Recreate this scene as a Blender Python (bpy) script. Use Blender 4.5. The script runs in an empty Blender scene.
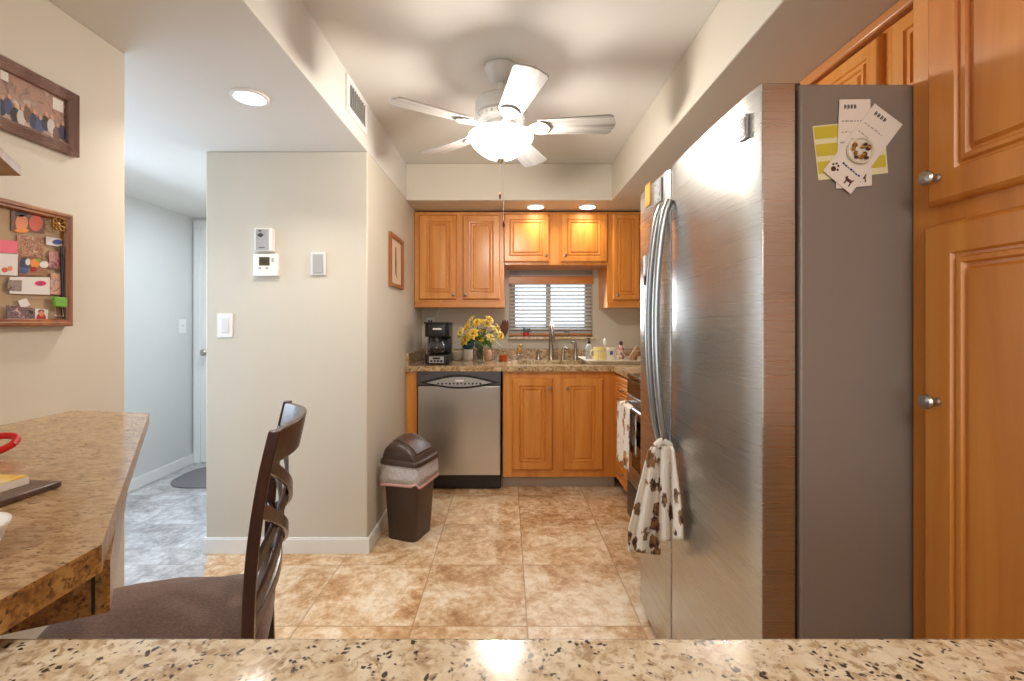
import bpy, bmesh, math, random
from mathutils import Vector, Matrix
random.seed(7)
S = bpy.context.scene
COL = S.collection
R = math.radians
PI = math.pi

# ------------------------------------------------------------------ camera, world, light, exposure
F = 455.0; CX, CY, H = 507.0, 322.0, 1.208        # focal length in px, vanishing point, eye height
cd = bpy.data.cameras.new('camera'); cam = bpy.data.objects.new('camera', cd); COL.objects.link(cam)
cd.sensor_width = 36; cd.lens = 36 * F / 1024
cd.shift_x = (512 - CX) / 1024; cd.shift_y = -(340.5 - CY) / 1024
cd.clip_start = 0.02
cam.location = (0, 0, H); cam.rotation_euler = (PI / 2, 0, 0)
S.camera = cam
S.view_settings.view_transform = 'Standard'; S.view_settings.look = 'None'
S.view_settings.gamma = 1; S.view_settings.use_curve_mapping = False
S.view_settings.exposure = 0.22
w = bpy.data.worlds.new('world'); S.world = w; w.use_nodes = True
w.node_tree.nodes['Background'].inputs[0].default_value = (0.74, 0.87, 1.0, 1)
w.node_tree.nodes['Background'].inputs[1].default_value = 1.7

def lamp(name, kind, loc, power, col, size=0.1, rot=(0, 0, 0), size_y=None, spread=None, blend=None, angle=None):
    l = bpy.data.lights.new(name, kind); l.energy = power; l.color = col
    if kind == 'AREA':
        l.size = size
        if size_y: l.shape = 'RECTANGLE'; l.size_y = size_y
        else: l.shape = 'DISK'
        if spread: l.spread = spread
    elif kind == 'SPOT':
        l.spot_size = angle; l.spot_blend = blend; l.shadow_soft_size = size
    else: l.shadow_soft_size = size
    o = bpy.data.objects.new(name, l); COL.objects.link(o); o.location = loc; o.rotation_euler = rot
    return o

WARM = (1.0, 0.83, 0.62); SOFT = (1.0, 0.93, 0.83); COOL = (0.66, 0.80, 1.0)
# added fill behind the camera, as from an unseen lamp and window
lamp('added_rear_fill_light', 'AREA', (0.0, -1.3, 2.27), 21, SOFT, 1.1)
lamp('added_rear_window_fill', 'AREA', (0.1, -2.9, 1.35), 13, (1.0, 0.96, 0.9), 2.0, (R(90), 0, 0), 1.7)
# cool daylight for the hall, through an added unseen window
lamp('added_hall_daylight', 'AREA', (-2.62, 2.25, 1.35), 22, COOL, 1.2, (0, R(-62), 0), 1.3)
# daylight coming in through the blind over the sink
lamp('sink_window_light', 'AREA', (.38, 3.72, 1.34), 5, (.92, .96, 1.0), .70, (R(-58), 0, 0), .42)

# ------------------------------------------------------------------ helpers
def P(px, py, d): return Vector(((px - CX) * d / F, d, H + (CY - py) * d / F))
def PX(px, d): return (px - CX) * d / F
def PZ(py, d): return H + (CY - py) * d / F

class MB:
    def __init__(s): s.bm = bmesh.new(); s.mi = 0
    def face(s, vs):
        try: f = s.bm.faces.new(vs); f.material_index = s.mi; return f
        except ValueError: return None
    def box(s, x0, x1, y0, y1, z0, z1, M=None):
        c = [(x0,y0,z0),(x1,y0,z0),(x1,y1,z0),(x0,y1,z0),(x0,y0,z1),(x1,y0,z1),(x1,y1,z1),(x0,y1,z1)]
        v = [s.bm.verts.new((M @ Vector(p)) if M else p) for p in c]
        for q in ((3,2,1,0),(4,5,6,7),(0,1,5,4),(1,2,6,5),(2,3,7,6),(3,0,4,7)): s.face([v[i] for i in q])
        return s
    def loops(s, rings, cap0=True, cap1=True, closed=True):
        rv = [[s.bm.verts.new(p) for p in r] for r in rings]
        for a, b in zip(rv, rv[1:]):
            n = len(a)
            for i in range(n if closed else n - 1):
                j = (i + 1) % n
                s.face([a[i], a[j], b[j], b[i]])
        if cap0: s.face(rv[0][::-1])
        if cap1: s.face(rv[-1])
        return s
    def prism(s, poly, z0, z1, M=None):
        f = (lambda p: M @ Vector(p)) if M else Vector
        return s.loops([[f((x, y, z)) for x, y in poly] for z in (z0, z1)])
    def lathe(s, prof, c=(0,0,0), n=28, M=None, cap0=True, cap1=True):
        rings = []
        for r, z in prof:
            r = max(r, 1e-4)
            ring = [Vector((r*math.cos(2*PI*i/n), r*math.sin(2*PI*i/n), z)) for i in range(n)]
            rings.append([((M @ p) if M else p) + Vector(c) for p in ring])
        return s.loops(rings, cap0, cap1)
    def tube(s, pts, r, n=10, cap=True, flat=None):
        pts = [Vector(p) for p in pts]
        rs = r if isinstance(r, (list, tuple)) else [r] * len(pts)
        rings = []; prev = None
        for i, p in enumerate(pts):
            t = (pts[min(i+1, len(pts)-1)] - pts[max(i-1, 0)]).normalized()
            a = prev if prev else (Vector((0,0,1)) if abs(t.z) < .9 else Vector((1,0,0)))
            u = (a - t * a.dot(t)).normalized(); prev = u
            v = t.cross(u)
            k = flat if flat else 1
            rings.append([p + (u*math.cos(2*PI*j/n)*k + v*math.sin(2*PI*j/n)) * rs[i] for j in range(n)])
        return s.loops(rings, cap, cap)
    def strap(s, pts, wdt, th, side):
        """rectangular section swept along pts; 'side' gives the width direction"""
        pts = [Vector(p) for p in pts]; rings = []
        for i, p in enumerate(pts):
            t = (pts[min(i+1, len(pts)-1)] - pts[max(i-1, 0)]).normalized()
            sd = Vector(side); u = (sd - t*sd.dot(t)).normalized(); v = t.cross(u)
            rings.append([p + u*a*wdt/2 + v*b*th/2 for a, b in ((-1,-1),(1,-1),(1,1),(-1,1))])
        return s.loops(rings)
    def ball(s, c, r, sc=(1,1,1), n=16, M=None):
        prof = [(math.sin(PI*i/n), -math.cos(PI*i/n)) for i in range(n+1)]
        rings = []
        for a, b in prof:
            a = max(a, 1e-3)
            ring = [Vector((a*math.cos(2*PI*i/n)*sc[0], a*math.sin(2*PI*i/n)*sc[1], b*sc[2]))*r for i in range(n)]
            rings.append([((M @ p) if M else p) + Vector(c) for p in ring])
        return s.loops(rings)
    def grid(s, fn, nu, nv):
        v = [[s.bm.verts.new(fn(i/nu, j/nv)) for j in range(nv+1)] for i in range(nu+1)]
        for i in range(nu):
            for j in range(nv): s.face([v[i][j], v[i+1][j], v[i+1][j+1], v[i][j+1]])
        return s
    def panel(s, w, h, M, t=0.02, frame=0.052, k=1.35):
        """raised panel cabinet door: x 0..w, z 0..h, front at y=-t; concentric routed rings"""
        prof = [(0, 0), (0, -t*.45), (.004, -t*.8), (.010, -t), (frame, -t), (frame+.004, -t+.005*k), (frame+.009, -t+.006*k), (frame+.013, -t+.001),
                (frame+.021, -t+.0005), (frame+.025, -t+.006*k), (frame+.031, -t+.0065*k), (frame+.037, -t+.001), (frame+.046, -t)]
        m = min(w, h)/2 - .012
        rings = []
        for i, y in prof:
            i = min(i, m)
            rings.append([M @ Vector(p) for p in ((i, y, i), (w-i, y, i), (w-i, y, h-i), (i, y, h-i))])
        return s.loops(rings)
    def build(s, name, mats, parent=None, smooth=40, bevel=0, seg=2, local=False, solid=0, sub=0):
        bmesh.ops.recalc_face_normals(s.bm, faces=s.bm.faces)
        me = bpy.data.meshes.new(name)
        off = Vector((0,0,0))
        if not local:
            if parent is not None:
                q = parent
                while q is not None: off += q.location; q = q.parent
        if off.length:
            bmesh.ops.translate(s.bm, verts=s.bm.verts, vec=-off)
        s.bm.to_mesh(me); s.bm.free()
        for m in (mats if isinstance(mats, (list, tuple)) else [mats]): me.materials.append(m)
        if smooth:
            me.polygons.foreach_set('use_smooth', [True]*len(me.polygons)); me.set_sharp_from_angle(angle=R(smooth))
        o = bpy.data.objects.new(name, me); COL.objects.link(o); o.parent = parent
        if solid:
            m = o.modifiers.new('solid', 'SOLIDIFY'); m.thickness = solid; m.offset = 0
        if bevel:
            m = o.modifiers.new('bevel', 'BEVEL'); m.width = bevel; m.segments = seg; m.limit_method = 'ANGLE'; m.angle_limit = R(35)
        if sub:
            m = o.modifiers.new('sub', 'SUBSURF'); m.levels = sub; m.render_levels = sub
        return o

def tag(o, label, cat, group=None, kind=None):
    o['label'] = label; o['category'] = cat
    if group: o['group'] = group
    if kind: o['kind'] = kind
    return o
def thing(name, label, cat, loc=(0,0,0), rz=0, group=None):
    o = bpy.data.objects.new(name, None); COL.objects.link(o)
    o.location = loc; o.rotation_euler = (0, 0, rz); o.empty_display_size = .05
    return tag(o, label, cat, group)
def struct(o, label=None, cat=None):
    o['kind'] = 'structure'
    if label: o['label'] = label; o['category'] = cat
    return o
def T(x, y, z, rz=0): return Matrix.Translation((x, y, z)) @ Matrix.Rotation(rz, 4, 'Z')
def dup(root, loc, rz=None, label=None):
    r = root.copy(); COL.objects.link(r); r.location = loc
    if rz is not None: r.rotation_euler = (0, 0, rz)
    if label: r['label'] = label
    for ch in list(root.children):
        c = ch.copy(); COL.objects.link(c); c.parent = r
        for g in list(ch.children):
            d = g.copy(); COL.objects.link(d); d.parent = c
    return r

# ------------------------------------------------------------------ materials
def mat(name, col=(.8,.8,.8), rough=.5, metal=0, **kw):
    m = bpy.data.materials.new(name); m.use_nodes = True
    b = m.node_tree.nodes['Principled BSDF']
    b.inputs['Base Color'].default_value = (*col, 1); b.inputs['Roughness'].default_value = rough; b.inputs['Metallic'].default_value = metal
    for k, v in kw.items(): b.inputs[k].default_value = v
    return m
class N:
    def __init__(s, m): s.m = m; s.t = m.node_tree; s.b = s.t.nodes['Principled BSDF']
    def add(s, typ, **kw):
        n = s.t.nodes.new(typ)
        for k, v in kw.items():
            if k.startswith('i_'):
                key = k[2:]
                n.inputs[int(key) if key.isdigit() else key.replace('_', ' ')].default_value = v
            else: setattr(n, k, v)
        return n
    def l(s, a, b): s.t.links.new(a, b)
    def coords(s, scale=(1,1,1), kind='Object', rot=(0,0,0)):
        tc = s.add('ShaderNodeTexCoord'); mp = s.add('ShaderNodeMapping')
        mp.inputs['Scale'].default_value = scale; mp.inputs['Rotation'].default_value = rot
        s.l(tc.outputs[kind], mp.inputs['Vector']); return mp.outputs[0]
    def noise(s, vec, scale, detail=4, rough=.55, dist=0):
        n = s.add('ShaderNodeTexNoise'); s.l(vec, n.inputs['Vector'])
        n.inputs['Scale'].default_value = scale; n.inputs['Detail'].default_value = detail; n.inputs['Roughness'].default_value = rough; n.inputs['Distortion'].default_value = dist
        return n.outputs['Fac']
    def ramp(s, fac, stops, interp='LINEAR'):
        r = s.add('ShaderNodeValToRGB'); s.l(fac, r.inputs[0]); e = r.color_ramp.elements; r.color_ramp.interpolation = interp
        while len(e) < len(stops): e.new(.5)
        for el, (p, c) in zip(e, stops):
            el.position = p; el.color = (*c, 1) if len(c) == 3 else c
        return r.outputs[0]
    def mix(s, fac, a, b, mode='MIX'):
        n = s.add('ShaderNodeMix', data_type='RGBA', blend_type=mode)
        for sock, v in ((n.inputs[0], fac), (n.inputs[6], a), (n.inputs[7], b)):
            if hasattr(v, 'is_linked'): s.l(v, sock)
            else: sock.default_value = (*v, 1) if isinstance(v, tuple) else v
        return n.outputs[2]
    def math(s, op, a, b=None):
        n = s.add('ShaderNodeMath', operation=op)
        for i, v in enumerate((a, b)):
            if v is None: continue
            if hasattr(v, 'is_linked'): s.l(v, n.inputs[i])
            else: n.inputs[i].default_value = v
        return n.outputs[0]
    def bump(s, h, strength=.2, dist=.002):
        n = s.add('ShaderNodeBump'); s.l(h, n.inputs['Height']); n.inputs['Strength'].default_value = strength; n.inputs['Distance'].default_value = dist
        s.l(n.outputs[0], s.b.inputs['Normal'])
    def color(s, c): s.l(c, s.b.inputs['Base Color'])
def srgb(r, g, b):
    f = lambda c: (c/255/12.92) if c/255 <= .04045 else ((c/255+.055)/1.055)**2.4
    return (f(r), f(g), f(b))

def wall_mat(name, col, rough=.55):
    m = mat(name, col, rough); n = N(m)
    v = n.coords()
    n.color(n.ramp(n.noise(v, 1.5, 3), [(.3, tuple(c*.97 for c in col)), (.7, tuple(min(1, c*1.02) for c in col))]))
    n.bump(n.noise(v, 220, 2), .06, .001); return m
WALL = wall_mat('wall_paint', srgb(208, 200, 185))
HALLWALL = wall_mat('hall_wall_paint', srgb(214, 215, 212))
CEIL = wall_mat('ceiling_paint', srgb(222, 219, 213), .6)
TRIM = mat('trim_white', srgb(236, 235, 232), .35)

def wood_mat(name, dark, mid, light, rough=.32, axis='z', sc=1.0):
    m = mat(name, mid, rough); n = N(m)
    s = {'z': (9*sc, 9*sc, .55*sc), 'y': (9*sc, .55*sc, 9*sc), 'x': (.55*sc, 9*sc, 9*sc)}[axis]
    oi = n.add('ShaderNodeObjectInfo')
    v = n.coords(s)
    add = n.add('ShaderNodeVectorMath', operation='ADD'); n.l(v, add.inputs[0])
    mul = n.add('ShaderNodeVectorMath', operation='SCALE'); mul.inputs[0].default_value = (17, 31, 9); n.l(oi.outputs['Random'], mul.inputs['Scale'])
    n.l(mul.outputs[0], add.inputs[1]); v = add.outputs[0]
    a = n.noise(v, 1.2, 5, .55, 1.2); b = n.noise(v, 9, 3, .6)
    c = n.ramp(a, [(.28, dark), (.5, mid), (.74, light)])
    c2 = n.mix(n.math('MULTIPLY', b, .22), c, dark)
    n.color(c2); n.bump(b, .04, .0006)
    m.node_tree.nodes['Principled BSDF'].inputs['Coat Weight'].default_value = .25
    m.node_tree.nodes['Principled BSDF'].inputs['Coat Roughness'].default_value = .28
    return m
MAPLE = wood_mat('honey_maple', srgb(192, 114, 40), srgb(217, 142, 60), srgb(230, 163, 84))
MAPLE2 = wood_mat('honey_maple_rail', srgb(188, 110, 38), srgb(213, 138, 58), srgb(226, 158, 80), axis='x')
PANTRY = wood_mat('honey_maple_wide_grain', srgb(190, 112, 36), srgb(213, 136, 54), srgb(227, 158, 78), sc=.8)
CHAIRWOOD = wood_mat('dark_cherry_wood', srgb(40, 18, 10), srgb(64, 31, 17), srgb(92, 50, 26), .26)
OAKFRAME = wood_mat('amber_oak', srgb(110, 56, 18), srgb(152, 88, 32), srgb(176, 110, 48), .4)
FRAMEWOOD = wood_mat('dark_ribbed_frame', srgb(98, 74, 66), srgb(138, 108, 97), srgb(166, 138, 126), .4)
SHELFWOOD = wood_mat('shelf_wood', srgb(146, 112, 72), srgb(176, 140, 96), srgb(196, 164, 122), .5)

def granite(name, base, pale, brown, dark, scale=1.0, rough=.12, amount=.5, stretch=(1,1,1)):
    m = mat(name, base, rough); n = N(m); v = n.coords(stretch)
    c = n.ramp(n.noise(v, 34*scale, 5, .65, .5), [(.3, brown), (.45, base), (.62, pale)])
    c = n.mix(n.ramp(n.noise(v, 95*scale, 4, .6, .6), [(.50, (0,0,0)), (.62, (1,1,1))]), c, brown)
    c = n.mix(n.ramp(n.noise(v, 90*scale, 2, .5, .3), [(.55, (0,0,0)), (.68, (.8,.8,.8))]), c, pale)
    vo = n.add('ShaderNodeTexVoronoi'); dn = n.add('ShaderNodeTexNoise'); n.l(v, dn.inputs['Vector']); dn.inputs['Scale'].default_value = 70*scale
    dm = n.add('ShaderNodeVectorMath', operation='SCALE'); n.l(dn.outputs['Color'], dm.inputs[0]); dm.inputs['Scale'].default_value = .016/scale
    da = n.add('ShaderNodeVectorMath', operation='ADD'); n.l(v, da.inputs[0]); n.l(dm.outputs[0], da.inputs[1]); n.l(da.outputs[0], vo.inputs['Vector']); vo.inputs['Scale'].default_value = 150*scale; vo.inputs['Randomness'].default_value = 1
    spots = n.ramp(vo.outputs['Distance'], [(.30, (1,1,1)), (.42, (0,0,0))])
    keep = n.ramp(n.noise(v, 70*scale, 3, .6), [(.60-.12*amount, (0,0,0)), (.66-.12*amount, (1,1,1))])
    c = n.mix(n.mix(1.0, spots, keep, 'MULTIPLY'), c, dark)
    n.color(c); return m
GRANITE = granite('pale_granite', srgb(210, 191, 160), srgb(226, 214, 192), srgb(176, 150, 118), srgb(70, 54, 46), .9, .10, .85)
GRANITE_BACK = granite('brown_granite', srgb(184, 154, 114), srgb(212, 190, 154), srgb(140, 106, 70), srgb(66, 48, 36), .6, .14, .65)
LAMINATE = granite('tan_laminate', srgb(166, 132, 92), srgb(188, 158, 118), srgb(136, 102, 66), srgb(104, 76, 48), .85, .2, .3, (.8, 1.8, 1))
LAMINATE_EDGE = granite('amber_laminate_edge', srgb(158, 110, 48), srgb(180, 136, 72), srgb(112, 70, 26), srgb(66, 38, 18), 1.2, .3, .5)

def floor_mat(name='travertine_tile', pal=((150,104,64),(196,154,110),(218,188,150),(234,214,186),(244,234,216)), gr=(160,124,90)):
    m = mat(name, (.6,.5,.4), .32); n = N(m)
    tc = n.add('ShaderNodeTexCoord'); sp = n.add('ShaderNodeSeparateXYZ'); n.l(tc.outputs['Object'], sp.inputs[0])
    TS = .455
    u = n.math('DIVIDE', n.math('SUBTRACT', sp.outputs[0], .08), TS); v = n.math('DIVIDE', n.math('SUBTRACT', sp.outputs[1], 2.262), TS)
    iu, iv = n.math('FLOOR', u), n.math('FLOOR', v)
    fu, fv = n.math('FRACT', u), n.math('FRACT', v)
    edge = n.math('MINIMUM', n.math('MINIMUM', fu, n.math('SUBTRACT', 1, fu)), n.math('MINIMUM', fv, n.math('SUBTRACT', 1, fv)))
    grout = n.ramp(edge, [(.003, (1,1,1)), (.0085, (0,0,0))])
    cb = n.add('ShaderNodeCombineXYZ'); n.l(iu, cb.inputs[0]); n.l(iv, cb.inputs[1])
    wn = n.add('ShaderNodeTexWhiteNoise', noise_dimensions='3D'); n.l(cb.outputs[0], wn.inputs['Vector'])
    sc = n.add('ShaderNodeVectorMath', operation='SCALE'); n.l(wn.outputs['Color'], sc.inputs[0]); sc.inputs['Scale'].default_value = 13
    ad = n.add('ShaderNodeVectorMath', operation='ADD'); n.l(tc.outputs['Object'], ad.inputs[0]); n.l(sc.outputs[0], ad.inputs[1])
    a = n.noise(ad.outputs[0], 4.6, 9, .72, .5); b = n.noise(ad.outputs[0], 24, 6, .75, .3)
    f = n.math('ADD', n.math('MULTIPLY', a, .62), n.math('MULTIPLY', b, .38))
    c = n.ramp(f, [(p, srgb(*q)) for p, q in zip((.36,.45,.51,.57,.68), pal)])
    tint = n.math('ADD', .90, n.math('MULTIPLY', wn.outputs['Value'], .16))
    tn = n.add('ShaderNodeCombineColor'); [n.l(tint, tn.inputs[i]) for i in range(3)]
    c = n.mix(1.0, c, tn.outputs[0], 'MULTIPLY')
    c = n.mix(n.math('MULTIPLY', grout, .8), c, srgb(*gr))
    n.color(c); n.bump(n.math('SUBTRACT', n.math('MULTIPLY', b, .15), grout), .25, .002)
    return m
FLOOR = floor_mat()
FLOOR_HALL = floor_mat('daylit_travertine_tile', ((128,124,122),(160,157,155),(182,180,178),(202,201,200),(222,222,221)), (150,146,142))  # same travertine, with the cool daylight cast put into a grey palette

def steel_mat(name, col, rough=.26, axis='y', bump=.02):
    m = mat(name, col, rough, 1.0); n = N(m)
    s = {'y': (1.5, 1.5, 420), 'x': (420, 420, 1.2), 'z': (300, 300, 1.2)}[axis]
    v = n.coords(s); h = n.noise(v, 1.0, 3, .6)
    rr = n.add('ShaderNodeMapRange'); n.l(h, rr.inputs[0]); rr.inputs[3].default_value = rough-.02; rr.inputs[4].default_value = rough+.04
    n.l(rr.outputs[0], n.b.inputs['Roughness'])
    n.color(n.ramp(h, [(.3, tuple(c*.97 for c in col)), (.7, col)]))
    v2 = n.coords((1, 1, 1)); n.bump(n.math('ADD', n.math('MULTIPLY', n.noise(v2, 3.0, 1, .4), 1.0), n.math('MULTIPLY', h, .0003)), .22, .012)
    return m
STEEL = steel_mat('brushed_stainless', (.54, .54, .53), .27)
STEEL_V = steel_mat('brushed_stainless_vertical', (.60, .59, .57), .28, 'x')
HANDLE = mat('satin_handle', (.45, .48, .50), .28, 1.0)
NICKEL = mat('brushed_nickel', (.50, .47, .43), .3, 1.0)
BRONZE = mat('dark_nickel', (.34, .29, .24), .3, 1.0)
FRIDGESIDE = mat('fridge_side_grey', srgb(138, 128, 120), .38, .1)
BLACK = mat('black_plastic', (.012, .011, .011), .3)
BLACKGLOSS = mat('black_gloss', (.01, .01, .01), .08)
DARKGREY = mat('dark_grey', (.05, .05, .055), .4)
WHITEP = mat('white_plastic', srgb(236, 234, 232), .3)
GREYP = mat('grey_plastic', srgb(168, 168, 168), .4)
BROWNP = mat('brown_plastic', srgb(66, 48, 40), .38)
GLASS = mat('clear_glass', (.95, .97, .97), .02, 0, **{'Transmission Weight': 1.0, 'IOR': 1.45})
AMBER = mat('amber_glass', (.85, .25, .03), .05, 0, **{'Transmission Weight': .8, 'IOR': 1.45})
COFFEE = mat('coffee', (.02, .008, .003), .1)
WATER = mat('green_water', (.55, .62, .42), .05, 0, **{'Transmission Weight': .9, 'IOR': 1.33})
GREEN = mat('leaf_green', srgb(74, 110, 40), .5)
YELLOW = mat('petal_yellow', srgb(226, 190, 70), .55)
YELLOW2 = mat('petal_cream', srgb(232, 210, 120), .55)
FLOWERC = mat('flower_centre', srgb(150, 96, 30), .7)
TEAL = mat('teal_glaze', srgb(22, 88, 112), .2)
CREAMC = mat('cream_ceramic', srgb(226, 218, 202), .25)
PINKC = mat('peach_ceramic', srgb(206, 160, 134), .3)
YELLOWC = mat('pale_yellow_ceramic', srgb(226, 208, 138), .3)
COPPER = mat('dark_copper', srgb(96, 58, 42), .4, .6)
GOLD = mat('antique_gold', srgb(186, 142, 74), .4, .5)
REDP = mat('red_plastic', srgb(190, 22, 22), .3)
RED = mat('red_glaze', srgb(170, 34, 34), .3)
BLUEGREEN = mat('succulent_leaf', srgb(104, 128, 130), .6)
PAPER = mat('white_paper', srgb(232, 222, 212), .8)
INK = mat('dark_ink', srgb(52, 40, 38), .8)
FAINT = mat('pencil_grey', srgb(168, 156, 156), .8)
BLUEINK = mat('blue_ink', srgb(44, 58, 120), .8)
BROWNINK = mat('brown_ink', srgb(84, 48, 36), .8)
YCARD = mat('yellow_card', srgb(204, 186, 58), .7)
YCARDW = mat('cream_card', srgb(230, 222, 178), .7)
CORK = wall_mat('cork', srgb(186, 160, 130), .9)
def emis(name, col, s):
    m = mat(name, (0,0,0), .5); b = m.node_tree.nodes['Principled BSDF']
    b.inputs['Emission Color'].default_value = (*col, 1); b.inputs['Emission Strength'].default_value = s; return m
LENS = emis('lit_lens', (1.0, .93, .82), 14)
BOWL = bpy.data.materials.new('lit_frosted_bowl'); BOWL.use_nodes = True
_t = BOWL.node_tree; _t.nodes.remove(_t.nodes['Principled BSDF'])
_e = _t.nodes.new('ShaderNodeEmission'); _e.inputs[0].default_value = (1.0, .95, .88, 1); _e.inputs[1].default_value = 11
_tr = _t.nodes.new('ShaderNodeBsdfTransparent'); _mx = _t.nodes.new('ShaderNodeMixShader'); _mx.inputs[0].default_value = .35
_t.links.new(_tr.outputs[0], _mx.inputs[1]); _t.links.new(_e.outputs[0], _mx.inputs[2]); _t.links.new(_mx.outputs[0], _t.nodes['Material Output'].inputs[0])

def seat_mat():
    m = mat('brown_chenille', srgb(104, 82, 74), .95, 0, **{'Sheen Weight': .3}); n = N(m); v = n.coords()
    a = n.noise(v, 160, 4, .7)
    n.color(n.ramp(a, [(.3, srgb(84, 60, 48)), (.7, srgb(134, 104, 88))])); n.bump(a, .5, .003); return m
SEAT = seat_mat()
def towel_mat(name, dark, mid, scale):
    m = mat(name, srgb(228, 218, 204), .95); n = N(m); v = n.coords((1, 1, .75))
    vo = n.add('ShaderNodeTexVoronoi', feature='F1'); n.l(v, vo.inputs['Vector']); vo.inputs['Scale'].default_value = scale
    wob = n.math('ADD', vo.outputs['Distance'], n.math('MULTIPLY', n.math('SUBTRACT', n.noise(v, scale*3.5, 3, .6), .5), .75))
    mask = n.ramp(wob, [(.38, (1,1,1)), (.44, (0,0,0))])
    tone = n.ramp(n.noise(v, scale*2.5, 3), [(.42, dark), (.58, mid)])
    n.color(n.mix(mask, srgb(230, 221, 208), tone)); n.bump(n.noise(v, 350, 2), .4, .002); return m
TOWEL = towel_mat('dog_print_towel', srgb(74, 50, 38), srgb(150, 112, 74), 21)
TOWEL2 = towel_mat('mug_print_towel', srgb(92, 52, 36), srgb(186, 128, 76), 17)
def photo_mat(name, cols, scale=30):
    m = mat(name, cols[0], .35); n = N(m); v = n.coords(); vo = n.noise(v, scale, 2, .6, .8)
    st = [(.32 + .36*i/(len(cols)-1), c) for i, c in enumerate(cols)]
    n.color(n.ramp(vo, st)); return m

# ------------------------------------------------------------------ the room
WL, WR, WB = -.73, 1.43, 3.90           # kitchen left face, right wall, back wall
LX = -1.27; HX = -2.69; ZL = 2.10; ZH = 2.35; ZS = 2.085; ZCB = 3.28
hb = [(-1.27, 1.40), (-1.27, 1.513), (-1.20, 1.72), (-1.575, 2.40), (-1.575, 4.1)]
struct(MB().prism([(1.6, -3.1), (1.6, 4.1)] + hb[::-1] + [(-2.9, 1.40), (-2.9, -3.1)], -.06, 0).build('floor', FLOOR, smooth=0))
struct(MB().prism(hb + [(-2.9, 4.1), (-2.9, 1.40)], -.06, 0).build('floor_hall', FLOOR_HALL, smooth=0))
# back wall with the window opening
wx0, wx1, wz0, wz1 = PX(509, WB), PX(592.5, WB), PZ(336.5, WB), 1.65
b = MB(); b.box(WL, wx0, WB, WB+.12, 0, ZH); b.box(wx1, WR+.1, WB, WB+.12, 0, ZH); b.box(wx0, wx1, WB, WB+.12, 0, wz0); b.box(wx0, wx1, WB, WB+.12, wz1, ZH)
struct(b.build('wall_back', WALL, smooth=0))
struct(MB().box(WR, WR+.1, -3, WB, 0, ZH).build('wall_right', WALL, smooth=0))
struct(MB().box(-1.575, WL, 2.38, WB+.12, 0, ZL).build('wall_partition', WALL, smooth=40, bevel=.006))
b = MB(); b.box(LX-.12, LX, -3, 1.513, 0, ZL)
struct(b.build('wall_left', WALL, smooth=40, bevel=.004))
b = MB(); b.box(HX, LX-.12, 1.393, 1.513, 0, ZL); struct(b.build('wall_hall_near', HALLWALL, smooth=0))
b = MB(); b.box(HX-.1, HX, 1.393, 1.65, 0, ZL); b.box(HX-.1, HX, 2.85, 4.0, 0, ZL); b.box(HX-.1, HX, 1.65, 2.85, 0, .7); b.box(HX-.1, HX, 1.65, 2.85, 2.0, ZL)
struct(b.build('wall_hall', HALLWALL, smooth=0))
struct(MB().box(HX, -1.575, WB, WB+.1, 0, ZL).build('wall_hall_end', HALLWALL, smooth=0))
b = MB(); b.box(LX-.12, -.9, -3.1, -3, 0, ZH); b.box(1.1, WR+.1, -3.1, -3, 0, ZH); b.box(-.9, 1.1, -3.1, -3, 0, .5); b.box(-.9, 1.1, -3.1, -3, 2.2, ZH)
struct(b.build('wall_rear', WALL, smooth=0))
struct(MB().box(WL, WR+.1, -3.1, WB+.12, ZH, ZH+.08).build('ceiling', CEIL, smooth=0))
struct(MB().box(HX-.1, WL, -3.1, WB+.12, ZL, ZH+.08).build('ceiling_dropped', CEIL, smooth=40, bevel=.004))
poly = [(WL, ZCB), (.754, ZCB), (.754, -3.0), (WR, -3.0), (WR, WB), (WL, WB)]
struct(MB().prism(poly, ZS, ZH).build('ceiling_soffit', WALL, smooth=40, bevel=.004))
def baseboard(name, x0, x1, y0, y1):
    b = MB(); b.box(x0, x1, y0, y1, 0, .076)
    b.box(x0+.002, x1-.002, y0+.002, y1-.002, .076, .084)
    struct(b.build(name, TRIM, bevel=.002))
baseboard('baseboard_partition_front', -1.588, WL+.013, 2.367, 2.38)
baseboard('baseboard_partition_side', WL, WL+.013, 2.381, 3.26)
baseboard('baseboard_partition_hall', -1.588, -1.575, 2.381, WB)
baseboard('baseboard_hall', HX, HX+.013, 1.513, WB)
baseboard('baseboard_left', LX, LX+.013, -2.9, 1.513)
# hall door
b = MB(); dx0 = HX+.075
b.box(HX+.012, dx0, WB-.018, WB, 0, 2.0095); b.box(dx0+.80, dx0+.865, WB-.018, WB, 0, 2.0095); b.box(HX+.012, dx0+.865, WB-.018, WB, 2.01, 2.075)
struct(b.build('trim_1', TRIM, bevel=.004))
d1 = MB().box(dx0, dx0+.80, WB-.012, WB+.02, .01, 2.01).build('door_1', TRIM, bevel=.002); struct(d1)
for z0, hh in ((.12, .75), (1.0, .9)):
    for x in (dx0+.09, dx0+.44): MB().panel(.27, hh, T(x, WB-.0125, z0), .006, .02).build('panel', TRIM, d1)
MB().lathe([(.024,0),(.024,.01),(.01,.014),(.01,.04),(.026,.05),(.028,.066),(.018,.078)], (dx0+.06, WB-.012, .95), 16, Matrix.Rotation(R(90), 3, 'X')).build('handle', NICKEL, d1)

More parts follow.
